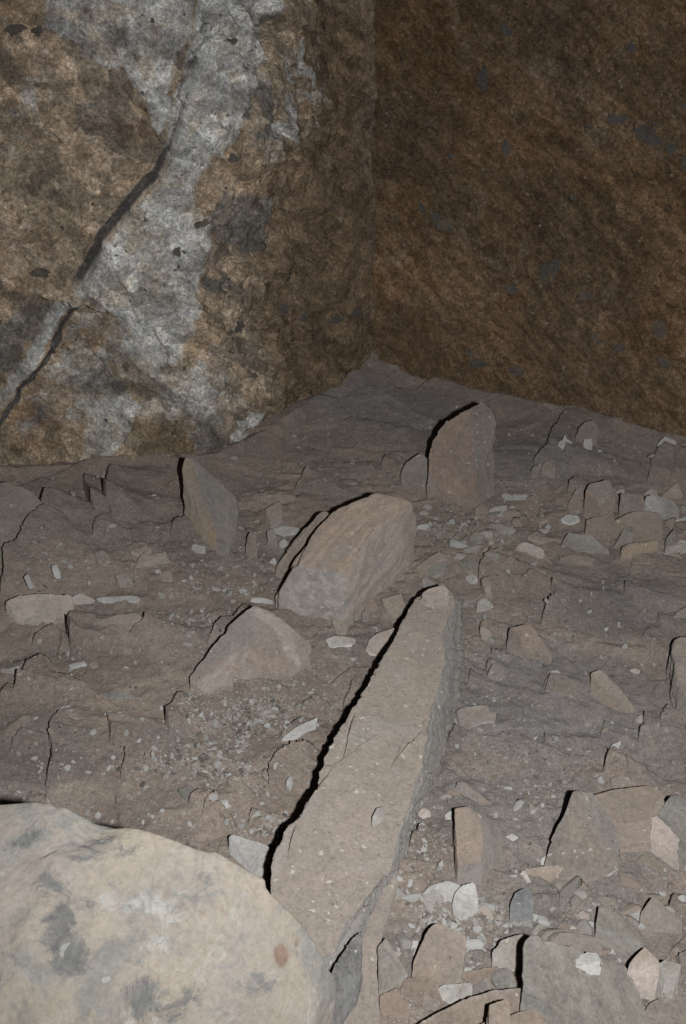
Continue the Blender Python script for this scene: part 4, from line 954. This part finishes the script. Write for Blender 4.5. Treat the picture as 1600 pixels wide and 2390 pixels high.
S_('stone_chip','dusty tan chip just above the arrowhead shaped chip','stone chip','tan',[(302,1285),(322,1280),(338,1271),(351,1280),(345,1288),(322,1292)],.02)
S_('stone_chip','dusty chip with a white tip left of the arrowhead chip','stone chip','tan',[(219,1290),(240,1282),(257,1304),(240,1313),(224,1305)],.02)
S_('stone_chip','tan chip half sunk in dust right of the dusty white tipped chip','stone chip','tan',[(267,1343),(285,1336),(302,1340),(300,1350),(275,1352)],.02)
S_('stone_chip','square dusty chip above the white crumbs left of centre','stone chip','tan',[(370,1337),(388,1331),(401,1336),(400,1353),(380,1352)],.02)
S_('stone_chip','grey lens shaped stone set in the tan mound at the left','stone chip','grey',[(240,1618),(262,1610),(290,1614),(312,1624),(285,1628),(255,1626)],.02)
S_('stone_chip','cream sliver on the dusty mound below the lens shaped stone','stone chip','cream',[(130,1662),(142,1649),(161,1645),(155,1656),(136,1664)],.012)
S_('stone_chip','small white hooked chip low on the left mound','stone chip','white',[(208,1708),(214,1700),(222,1700),(222,1708),(213,1716)],.012)
B_('rock','broad ochre and white rock half buried left of the long slab','rock','ochre',[(635,1424,.08),(590,1408,.09),(570,1425,.085),(545,1464,.07),(500,1500,.05),(440,1580,.012),(475,1604,0),(580,1583,.005),(700,1544,.01),(724,1504,.03),(690,1470,.06),(612,1492,.075)], p=68, cuts=1, tones=[((-.5,.1,1),.86,.6),((.3,-.6,.8),1.06,1.1)], sink=.04, hs=1.0)
S_('stone_chip','white faced chip below the blocky rock, left of the long slab','stone chip','white_top',[(761,1492),(780,1482),(830,1487),(829,1503),(770,1510)],.03)
S_('stone','two toned tan and white stone tucked against the left side of the long slab','stone','cream',[(853,1512),(862,1490),(885,1474),(920,1466),(910,1515),(890,1530),(862,1524)],.045)
S_('stone_chip','yellow tan chip under the front of the blocky rock','stone chip','tan_plain',[(774,1447),(785,1440),(812,1458),(806,1476),(786,1478)],.035)
S_('stone_chip','grey tan wedge right of the blocky rock front corner','stone chip','tan_plain',[(847,1407),(868,1394),(886,1424),(852,1419)],.035)
S_('stone','flat tan wedge between the blocky rock and the long slab','stone','tan_plain',[(889,1397),(935,1385),(945,1412),(922,1446),(905,1430)],.03)
S_('stone_chip','small tan chip under the grey tan wedge by the long slab','stone chip','tan',[(843,1427),(864,1424),(862,1449),(845,1448)],.025)
S_('stone_chip','ragged cream chip lying on the far end of the long slab','stone chip','cream',[(984,1384),(1004,1372),(1034,1364),(1047,1377),(1042,1386),(1000,1392)],.155,thick=.03)
S_('stone_chip','pale grey flake right of the far end of the long slab','stone chip','white_broken',[(1112,1402),(1128,1394),(1151,1411),(1146,1420),(1112,1427)],.035)
S_('stone_chip','thin white sliver on the dust left of the long slab','stone chip','white',[(658,1722),(675,1708),(700,1690),(740,1674),(736,1691),(690,1716)],.02)
S_('stone_chip','small tan stone below the thin white sliver','stone chip','tan',[(664,1756),(668,1740),(686,1737),(688,1753),(675,1759)],.03)
S_('stone_chip','white oval chip left of the long slab below the sliver','stone chip','white',[(667,1822),(674,1814),(681,1811),(676,1825)],.012)
S_('stone_chip','white finger shaped chip near the boulder','stone chip','white',[(489,1879),(510,1869),(530,1864),(531,1873),(496,1889)],.02)
S_('stone_chip','grey diamond shaped chip in the gravel patch near the boulder','stone chip','grey',[(413,1841),(440,1832),(453,1836),(440,1872)],.015)
B_('stone','white and yellow block wedged between the boulder and the long slab','stone','white',[(533,1948,.07),(545,1946,.075),(600,1962,.07),(632,1976,.06),(628,2000,.03),(615,2060,0),(560,2020,0),(536,1995,.02)], p=80)
# right middle
B_('rock','stout tan rock with a vertical ridge right of the far slab end','rock','tan',[(1190,1463,.085),(1222,1455,.095),(1241,1460,.09),(1286,1522,.02),(1290,1546,0),(1226,1556,0),(1209,1550,0),(1183,1516,.02),(1182,1500,.04),(1214,1488,.075)], p=80, tones=[((-.8,-.5,.3),.7,.8),((.3,-.8,.5),1.08,1.1)])
S_('stone_chip','torn looking flat tan plate touching the right side of the long slab','stone chip','tan_plain',[(1064,1652),(1100,1648),(1139,1645),(1143,1661),(1159,1660),(1154,1683),(1125,1685),(1090,1701),(1072,1686)],.03)
S_('stone_chip','dusty tan chip between the stout ridged rock and the long slab','stone chip','tan',[(1138,1572),(1150,1546),(1172,1554),(1182,1572),(1162,1580)],.03)
B_('rock','flat tan wedge with a sharp left edge lying right of centre','rock','tan_plain',[(1382,1566,.075),(1396,1560,.08),(1440,1598,.055),(1486,1658,.005),(1480,1666,0),(1405,1645,.0),(1396,1605,.045)], p=88, big=.5)
S_('stone_chip','low dusty plate left of the sharp edged tan wedge','stone chip','dusty',[(1274,1606),(1283,1570),(1320,1577),(1352,1600),(1342,1621),(1300,1616)],.03)
S_('stone_chip','white dash shaped chip on top of the low dusty plate','stone chip','white',[(1282,1567),(1300,1564),(1310,1570),(1300,1574)],.035)
B_('stone','rounded tan stone at the right picture border in mid floor','stone','tan_plain',[(1574,1434,.03),(1585,1424,.04),(1610,1410,.05),(1612,1445,0),(1588,1442,0)])
B_('rock','grey block at the right border casting a deep jagged shadow','rock','dusty',[(1566,1496,.10),(1580,1486,.12),(1640,1478,.12),(1650,1650,.05),(1602,1648,.06),(1590,1615,.09),(1578,1570,.11),(1570,1530,.10)], sink=.02, hs=0.62)
S_('stone_chip','small white cube beside the shadow of the grey border block','stone chip','white',[(1557,1562),(1568,1557),(1576,1570),(1563,1575)],.03)
S_('stone_chip','chalky white streak of stone low at right of centre','stone chip','white',[(1418,1757),(1428,1738),(1447,1728),(1450,1735),(1428,1768)],.02)
S_('stone_chip','pale chip at the tip of the sharp edged tan wedge','stone chip','cream',[(1484,1676),(1496,1668),(1508,1677),(1504,1684),(1490,1684)],.02)
S_('stone_chip','small cream stone on the plain dust above the border block','stone chip','cream',[(1470,1562),(1482,1559),(1494,1566),(1484,1573)],.015)
# lower right
S_('stone_slab','large flat tan slab with a smooth top in the right foreground','stone slab','tan_plain',[(1375,1856),(1425,1843),(1512,1832),(1532,1836),(1549,1856),(1520,1897),(1512,1913),(1442,1920),(1434,1912),(1412,1906),(1396,1875)],.075,gx=.01)
B_('rock','long dusty grey ramp of rock left of the large flat slab','rock','dusty',[(1338,1845,.125),(1333,1880,.105),(1321,1915,.085),(1300,1940,.06),(1266,2015,.012),(1300,2045,0),(1390,2052,0),(1446,2024,.01),(1448,1975,.03),(1425,1905,.075),(1390,1850,.11)], p=68, hs=1.0)
S_('stone_chip','grey tan chip behind the large flat slab','stone chip','tan',[(1426,1817),(1436,1812),(1465,1813),(1474,1826),(1512,1829),(1510,1836),(1428,1836)],.06)
S_('stone_chip','bright white chip standing behind the large flat slab at its left','stone chip','white',[(1394,1816),(1404,1809),(1411,1829),(1397,1829)],.05)
B_('rock','white angular chunk leaning at the right border','rock','cream',[(1520,1906,.12),(1531,1902,.125),(1556,1924,.12),(1582,1956,.10),(1604,1992,.07),(1606,2030,.02),(1586,2032,0),(1570,2015,.01),(1545,1998,.02),(1517,1984,.03)], p=80)
B_('rock','smooth grey green slope of rock behind the white angular chunk','rock','grey',[(1558,1850,.13),(1575,1852,.14),(1640,1880,.14),(1650,2000,.05),(1600,1985,.08),(1556,1923,.12),(1534,1897,.10)], p=80, big=.5)
S_('stone_chip','grey splinter below the white angular chunk','stone chip','dusty',[(1491,2001),(1501,1994),(1536,1998),(1574,2026),(1560,2039),(1528,2026)],.03)
S_('stone_chip','grey triangle plate with a white front edge lying on the dusty ramp','stone chip','white_top',[(1310,1984),(1338,1947),(1366,1967),(1391,1999),(1381,2005),(1345,1994)],.06)
S_('stone_chip','white chip resting above the cream four sided plate','stone chip','white',[(1262,2004),(1281,1992),(1298,2004),(1298,2019),(1264,2019)],.04)
S_('stone_chip','cream four sided plate with a flat face low at right','stone chip','cream',[(1226,2025),(1260,2021),(1319,2020),(1282,2066),(1243,2069)],.05)
S_('stone_chip','thin cream strip along the left side of the four sided plate','stone chip','cream',[(1217,2033),(1226,2030),(1243,2064),(1235,2071)],.035)
S_('stone_chip','long white sliver on the lower end of the dusty ramp','stone chip','white',[(1388,2054),(1400,2041),(1446,2026),(1424,2044),(1400,2054)],.03)
B_('stone','round blue grey flint pebble with white patches','stone','greyflint_pebble',[(1192,2092,.05),(1204,2074,.07),(1230,2068,.075),(1247,2082,.065),(1247,2112,.02),(1226,2132,0),(1204,2126,0),(1191,2112,.01)], p=12)
S_('stone_chip','orange tan stone below the large flat slab','stone chip','ochre',[(1446,1968),(1462,1962),(1482,1966),(1487,1990),(1462,1986)],.03)
B_('rock','upright tan block with a grey right side in the right foreground','rock','tan_plain',[(1059,1878,.10),(1085,1879,.105),(1118,1908,.10),(1127,1950,.09),(1123,2012,.07),(1068,2024,.06),(1062,1960,.085),(1066,2034,.0),(1140,2032,0),(1174,2000,0),(1176,1950,.02),(1140,1905,.06)], p=88, tones=[((-.1,-.3,1),1.05,1.05),((.9,-.2,.4),.72,.6),((0,-1,.2),.85,.55)], big=.4)
S_('stone_chip','slanting tan sliver above the upright tan block','stone chip','tan_plain',[(1066,1826),(1078,1823),(1130,1862),(1152,1882),(1118,1880)],.035)
S_('stone_chip','flat oval chip on the dust right of the long slab','stone chip','tan_plain',[(1040,1848),(1052,1843),(1076,1850),(1066,1858),(1048,1857)],.012)
S_('stone_chip','white round chip touching the right side of the long slab','stone chip','cream',[(975,1896),(985,1886),(1003,1890),(1006,1903),(980,1913)],.03)
S_('stone_chip','tiny white triangle left of the upright tan block','stone chip','white',[(1024,2013),(1032,2005),(1036,2019),(1026,2023)],.02)
S_('stone_chip','white chip right of the upright tan block','stone chip','white',[(1182,1951),(1195,1943),(1211,1955),(1196,1963)],.02)
S_('stone_chip','thin white triangle lying on the long slab','stone chip','white_broken',[(868,1905),(879,1885),(897,1882),(891,1897),(872,1908)],.17,thick=.02)
B_('stone','bright white slab below the upright tan block, left of two','stone','white',[(984,2086,.03),(1010,2064,.045),(1050,2054,.05),(1074,2066,.04),(1062,2096,.02),(1060,2118,0),(1020,2106,.0)], p=72)
B_('stone','bright white block with a shadowed left edge, right of two','stone','white',[(1058,2086,.06),(1076,2066,.075),(1108,2057,.075),(1116,2098,.04),(1102,2140,0),(1080,2151,0),(1060,2130,.02)], p=72)
# bottom centre and right
B_('rock','eight sided flat faced tan stone near the bottom centre','rock','tan_plain',[(962,2246,.06),(972,2228,.075),(1000,2166,.105),(1018,2152,.11),(1050,2164,.10),(1087,2184,.08),(1081,2260,.03),(1075,2282,.01),(1050,2297,0),(1024,2296,0),(992,2272,.02)], p=88, big=.5)
S_('stone','pale tan wedge right of the eight sided stone','stone','tan_plain',[(1068,2272),(1110,2264),(1166,2254),(1152,2286),(1112,2296),(1080,2287)],.04)
S_('stone','white and grey lump below the eight sided stone','stone','white_broken',[(1021,2306),(1035,2298),(1098,2294),(1106,2320),(1096,2336),(1052,2347),(1034,2336)],.05)
S_('stone_chip','grey tan chip right of the white and grey lump','stone chip','grey',[(1106,2300),(1135,2281),(1148,2300),(1141,2320),(1110,2320)],.045)
S_('stone','dusty grey block under the shadow of the slanted grey rock','stone','grey',[(1146,2277),(1162,2265),(1190,2259),(1207,2302),(1162,2314)],.05)
S_('stone_chip','dark tan triangle chip near the bottom left of the stones','stone chip','tan',[(984,2356),(989,2312),(1031,2341),(1010,2366)],.05)
S_('stone','broad tan plate below and left of the eight sided stone','stone','tan_plain',[(931,2312),(944,2283),(1000,2281),(1022,2300),(1036,2341),(985,2342),(960,2346)],.045)
S_('stone','tan plate with white lower corner at the bottom left of the stones','stone','tan_plain',[(886,2322),(925,2305),(961,2361),(950,2376),(887,2372)],.06)
B_('rock','grey rock with a pale ridge running down it, beside the lower slab','rock','grey',[(880,2206,.06),(900,2188,.075),(917,2214,.065),(951,2266,.03),(938,2292,.01),(920,2306,.0),(884,2302,.03),(906,2212,.075),(942,2275,.035)], p=88, big=.5)
B_('rock','white tipped grey stone under the deep shadow of the slanted rock','rock','white_broken',[(1149,2222,.06),(1170,2195,.085),(1222,2174,.09),(1226,2262,.02),(1190,2238,.03)], p=80)
B_('stone_slab','low tan slab at the bottom edge below the white and grey lump','stone slab','tan_plain',[(955,2400,.10),(1010,2366,.11),(1060,2343,.115),(1130,2316,.115),(1222,2310,.105),(1256,2300,.095),(1280,2350,.06),(1200,2375,.05),(1130,2410,.05),(1000,2440,.04)], p=80, big=.5)
B_('stone_slab','tan slab cut off by the bottom edge, nearest of the low slabs','stone slab','tan_plain',[(1085,2402,.12),(1180,2372,.13),(1222,2356,.13),(1272,2357,.12),(1306,2378,.10),(1330,2450,.05),(1100,2480,.05)], p=80, big=.5)
S_('stone','small tan brick lying on the low slab at the bottom edge','stone','tan_plain',[(1141,2343),(1160,2336),(1186,2330),(1193,2350),(1165,2369),(1142,2373)],.14,thick=.05)
B_('rock','large slanted grey rock with a deep shadow on its left, lower right corner','rock','grey',[(1226,2178,.17),(1240,2182,.17),(1222,2250,.15),(1246,2302,.11),(1276,2352,.08),(1300,2400,.06),(1400,2440,.03),(1515,2400,.01),(1500,2330,.025),(1467,2258,.045),(1420,2248,.065),(1332,2240,.11),(1296,2200,.14),(1285,2300,.115),(1330,2380,.07)], p=92, big=.5, hs=1.0)
S_('stone','tan stone with a pale slanted front edge behind the slanted grey rock','stone','tan_plain',[(1294,2192),(1308,2180),(1330,2178),(1390,2187),(1404,2210),(1402,2231),(1336,2244),(1292,2217)],.07,gy=.05)
S_('stone_chip','thin tan strip stone above the tan stone with the pale slanted edge','stone chip','tan_plain',[(1304,2170),(1310,2156),(1350,2162),(1368,2176),(1330,2178)],.06)
S_('stone_chip','white blade with a blue grey band lying on the slanted grey rock','stone chip','white',[(1318,2246),(1345,2232),(1372,2221),(1393,2224),(1402,2240),(1380,2250),(1332,2258)],.12,thick=.03)
B_('rock','cream upright stone with a shadow at its upper left, lower right corner','rock','cream',[(1464,2263,.10),(1472,2245,.115),(1486,2226,.13),(1505,2209,.14),(1531,2234,.125),(1546,2260,.10),(1553,2300,.05),(1546,2326,.01),(1506,2337,0),(1490,2311,.03)], p=80, big=.6)
S_('stone_chip','grey white chip right of the cream upright stone','stone chip','white_broken',[(1536,2246),(1550,2237),(1590,2250),(1574,2286),(1552,2276)],.07)
B_('rock','smooth grey slab sloping down to the cream upright stone','rock','grey',[(1390,2156,.06),(1397,2114,.09),(1440,2130,.09),(1502,2200,.06),(1485,2232,.02),(1440,2190,.04)], p=88, big=.4)
S_('stone_chip','tan wedge at the left foot of the smooth grey slab','stone chip','tan_plain',[(1394,2166),(1414,2150),(1441,2170),(1430,2182),(1405,2179)],.06)
S_('stone_chip','white chip pair stone between the tan wedge and the grey slab','stone chip','white',[(1404,2186),(1434,2180),(1446,2196),(1430,2200),(1406,2200)],.045)
S_('stone_chip','long white chip above the cream upright stone','stone chip','white_broken',[(1433,2178),(1446,2174),(1472,2205),(1488,2224),(1470,2222),(1446,2205)],.05)
B_('rock','pyramid shaped rock with tan and grey faces near the right border','rock','tan_plain',[(1496,2120,.07),(1521,2094,.10),(1536,2100,.10),(1538,2120,.09),(1562,2170,.02),(1510,2166,.02),(1590,2185,0),(1592,2150,.02)], p=88, big=.4)
S_('stone_chip','pale chip left of the pyramid shaped rock','stone chip','white',[(1487,2160),(1497,2152),(1507,2164),(1496,2170)],.03)
S_('stone_chip','grey plate above the smooth grey slab','stone chip','grey',[(1380,2104),(1400,2092),(1436,2100),(1442,2116),(1420,2112)],.04)
S_('stone_chip','cream chip left of the smooth grey slab','stone chip','cream',[(1350,2130),(1360,2124),(1376,2140),(1372,2148),(1358,2142)],.03)
S_('stone_chip','crumbly white stone at the tip of the slanted rock shadow','stone chip','white_broken',[(1240,2176),(1258,2152),(1276,2160),(1284,2180),(1262,2188)],.06)
S_('stone_chip','white chip above the shadow of the slanted rock','stone chip','white',[(1230,2140),(1246,2132),(1262,2138),(1250,2148)],.03)
B_('rock','brown broken ground stone in the bottom right corner','rock','dusty',[(1506,2348,.04),(1560,2322,.06),(1640,2320,.07),(1650,2420,.03),(1510,2420,.01)], big=1.5)
S_('stone','small grey shelf of rock at the right border beside the cream stone','stone','dusty',[(1586,2225),(1610,2215),(1620,2290),(1592,2285)],.06)
# blocks under the near end of the long slab
B_('rock','dark grey sheer sided block between the boulder and the lower slab','rock','darkgrey',[(842,2165,.11),(845,2215,.10),(832,2270,.085),(800,2330,.065),(768,2388,.05),(730,2420,.05),(760,2300,.10),(790,2235,.12)], p=88, big=.6, strata=((0.8,0.2,0.6),0.02,0.008), hs=1.0)
S_('stone_slab','flat tan slab lying under the near end of the long slab','stone slab','tan_plain',[(846,2160),(880,2098),(912,2036),(930,2052),(912,2110),(884,2196),(880,2240),(883,2330),(886,2410),(730,2450),(790,2340),(836,2250)],.035,thick=.06)

# ---- small loose chips: a few shapes, each laid down many times
def chip_proto(k):
    V, T = ico(2); r = np.random.RandomState(500+k)
    n = r.normal(size=(9, 3)); n /= np.linalg.norm(n, axis=1, keepdims=True); dd = r.uniform(.5, 1.0, 9)
    t = np.maximum(V@n.T/dd, 0); t = np.concatenate([t, np.abs(V)], 1); q = ((t**18).sum(1))**(-1/18.)
    Q = V*q[:,None]*np.array([1.0, r.uniform(.4, .8), r.uniform(.25, .45)])
    return new_mesh('stone_chip', Q, T, True, {'tone': np.ones((len(Q), 4))*np.array([r.uniform(.8, 1.1), 1, 1, 1])})
def inside(pt, poly):
    x, y = pt; c = False; n = len(poly)
    for i in range(n):
        (ax, ay), (bx, by) = poly[i], poly[(i+1) % n]
        if ((ay > y) != (by > y)) and x < (bx-ax)*(y-ay)/(by-ay+1e-12)+ax: c = not c
    return c
def taken(px, py):
    return any(abs(px-pl[:,0].mean()) < 900 and inside((px, py), pl) for nm, pl in OUT)
REG = [ # region of the floor (picture rectangle), how many, size range, label, group
 ((560,1200,660,1340),14,(.007,.018),'small pale chip in the litter left of the big blocky rock','chips left of the blocky rock'),
 ((985,1150,1310,1330),36,(.014,.032),'small chip in the debris band between the blocky rock and the right heap','chips of the debris band'),
 ((1040,1300,1140,1500),16,(.012,.026),'small chip in the rubble beside the far end of the long slab','chips beside the far slab end'),
 ((750,1430,910,1580),10,(.008,.018),'small chip in front of the blocky rock left of the long slab','chips in front of the blocky rock'),
 ((1290,980,1590,1110),8,(.010,.018),'small pale chip on the dark far floor below the dark wall','chips below the dark wall'),
 ((360,1340,640,1400),18,(.006,.016),'small white chip in the streak of crumbs left of the blocky rock','chips of the white streak'),
 ((60,1250,420,1380),14,(.006,.014),'small pale chip on the purple brown dust at the left','chips on the left dust'),
 ((350,1410,480,1560),10,(.006,.013),'small white chip left of the ochre and white rock','chips left of the ochre rock'),
 ((1180,1470,1500,1600),14,(.005,.012),'small pale chip around the stout ridged rock','chips around the ridged rock'),
 ((950,1780,1300,1960),24,(.006,.018),'small pale chip on the dust right of the long slab','chips right of the long slab'),
 ((880,2060,1230,2300),30,(.008,.026),'small white chip among the stones at the bottom centre','chips at the bottom centre'),
 ((1240,2060,1590,2230),30,(.010,.032),'small chip between the stones at the lower right','chips at the lower right'),
 ((380,1600,760,1920),16,(.005,.011),'small white chip in the crushed gravel left of the long slab','chips in the crushed gravel'),
 ((1480,1160,1600,1310),12,(.014,.030),'small chip among the stones of the right heap','chips of the right heap'),
 ((540,1020,900,1180),8,(.008,.016),'small pale chip on the far floor in front of the corner','chips before the corner'),
 ((20,1640,340,1860),8,(.005,.011),'small pale chip on the dust behind the boulder','chips behind the boulder'),
]
CH = {m: [chip_proto(k + 6*j) for k in range(5)] for j, m in enumerate(('white', 'white_broken', 'cream', 'tan_plain', 'grey'))}
for (x0, y0, x1, y1), n, (s0, s1), lab, grp in REG:
    k = 0; tries = 0
    while k < n and tries < 4000:
        tries += 1; px, py = random.uniform(x0, x1), random.uniform(y0, y1)
        if taken(px, py): continue
        q = P(px, py); s = s0 + (s1-s0)*random.random()**2; m = random.choices(('white', 'white_broken', 'cream', 'tan_plain', 'grey'), (3, 3, 2, 4, 2) if 'white' not in lab else (6, 3, 2, 0, 0))[0]
        o = link('stone_chip', random.choice(CH[m]), M[m])
        z = ground_z(q[0], q[1])
        o.location = (q[0], q[1], z + s*0.2); o.scale = (s, s, s*random.uniform(.8, 1.4))
        o.rotation_euler = (random.uniform(-.4, .4), random.uniform(-.4, .4), random.uniform(0, 6.28))
        tag(o, lab, 'stone chip', grp); k += 1

# ---- grit and gravel nobody could count: one object
def build_gravel(n=15000):
    V0, T0 = ico(0); Vs, Ts, Cs = [], [], []; base = 0; k = 0
    wts = np.array([f[4]*f[2]*f[3] for f in FLECK]); wts /= wts.sum()
    while k < n:
        if random.random() < 0.62:
            f = FLECK[np.random.choice(len(FLECK), p=wts)]; px, py = random.gauss(f[0], f[2]*.6), random.gauss(f[1], f[3]*.6)
            if random.random() > f[4]: continue
        else:
            px, py = random.uniform(-60, 1660), random.uniform(960, 2400)
        q = P(px, py); z = ground_z(q[0], q[1]); s = 0.0016 + 0.0085*random.random()**4
        if wall_dist(q[:1], q[1:2])[0] < 0.05: continue
        R = np.random.normal(size=(3, 3)); R, _ = np.linalg.qr(R)
        V = (V0*np.random.uniform(.6, 1.25, (len(V0), 1))*np.array([1, .7, .32]))@R.T*s
        Vs.append(V + np.array([q[0], q[1], z + s*0.25])); Ts.append(T0+base); base += len(V0)
        t = random.random(); g = np.array([(.44,.42,.39), (.33,.285,.235), (.25,.205,.16), (.17,.155,.14)][0 if t < .42 else 1 if t < .68 else 2 if t < .88 else 3])*random.uniform(.75, 1.1)
        Cs += [[*g, 1]]*len(V0); k += 1
    t = NT('gravel_stone'); a = t.n('ShaderNodeAttribute', attribute_name='tone')
    m = t.done(a.outputs['Color'])
    o = link('gravel', new_mesh('gravel', np.concatenate(Vs), np.concatenate(Ts), False, {'tone': np.array(Cs)}), m)
    tag(o, 'fine pale limestone grit scattered over the dusty debris floor', 'gravel', kind='stuff')
build_gravel()

# ---- dust banked up round the foot of every stone
def dust_skirts():
    bpy.context.view_layer.update()
    me = GROUND.data; n = len(me.vertices); co = np.empty(n*3, np.float32); me.vertices.foreach_get('co', co); co = co.reshape(-1, 3)
    X, Y = co[:,0].astype(float), co[:,1].astype(float); add = np.zeros(n); nz = 0.55 + 0.6*fbm(np.stack([X, Y], 1)*22, 951, 3)
    order = np.argsort(Y); Ys = Y[order]
    for o in list(C.objects):
        if o.type != 'MESH' or o.parent or o.name.startswith(('ground', 'rock_wall', 'gravel')) or o.get('group'): continue
        k = len(o.data.vertices); v = np.empty(k*3, np.float32); o.data.vertices.foreach_get('co', v); v = v.reshape(-1, 3)
        v = v + np.array(o.location)
        gz = G(v[:,0], v[:,1]); m = np.abs(v[:,2]-gz-0.004) < 0.014
        if m.sum() < 4: continue
        w_ = v[m][:, :2]; w_ = w_[::max(1, len(w_)//220)]
        sz = min(1.0, float(np.ptp(v[:,:2], axis=0).max())/0.12)
        a, b = np.searchsorted(Ys, w_[:,1].min()-.09), np.searchsorted(Ys, w_[:,1].max()+.09)
        idx = order[a:b]; idx = idx[(X[idx] > w_[:,0].min()-.09) & (X[idx] < w_[:,0].max()+.09)]
        if not len(idx): continue
        dd = np.full(len(idx), 9.0)
        for j in range(0, len(w_), 40):
            q = w_[j:j+40]; dd = np.minimum(dd, np.hypot(X[idx][:,None]-q[None,:,0], Y[idx][:,None]-q[None,:,1]).min(1))
        add[idx] = np.maximum(add[idx], 0.015*(.4+.6*sz)*np.exp(-(dd/(0.020+0.028*sz))**1.4))
    co[:,2] += (add*np.clip(nz, 0, 1.3)).astype(np.float32)
    me.vertices.foreach_set('co', co.ravel()); me.update()
dust_skirts()
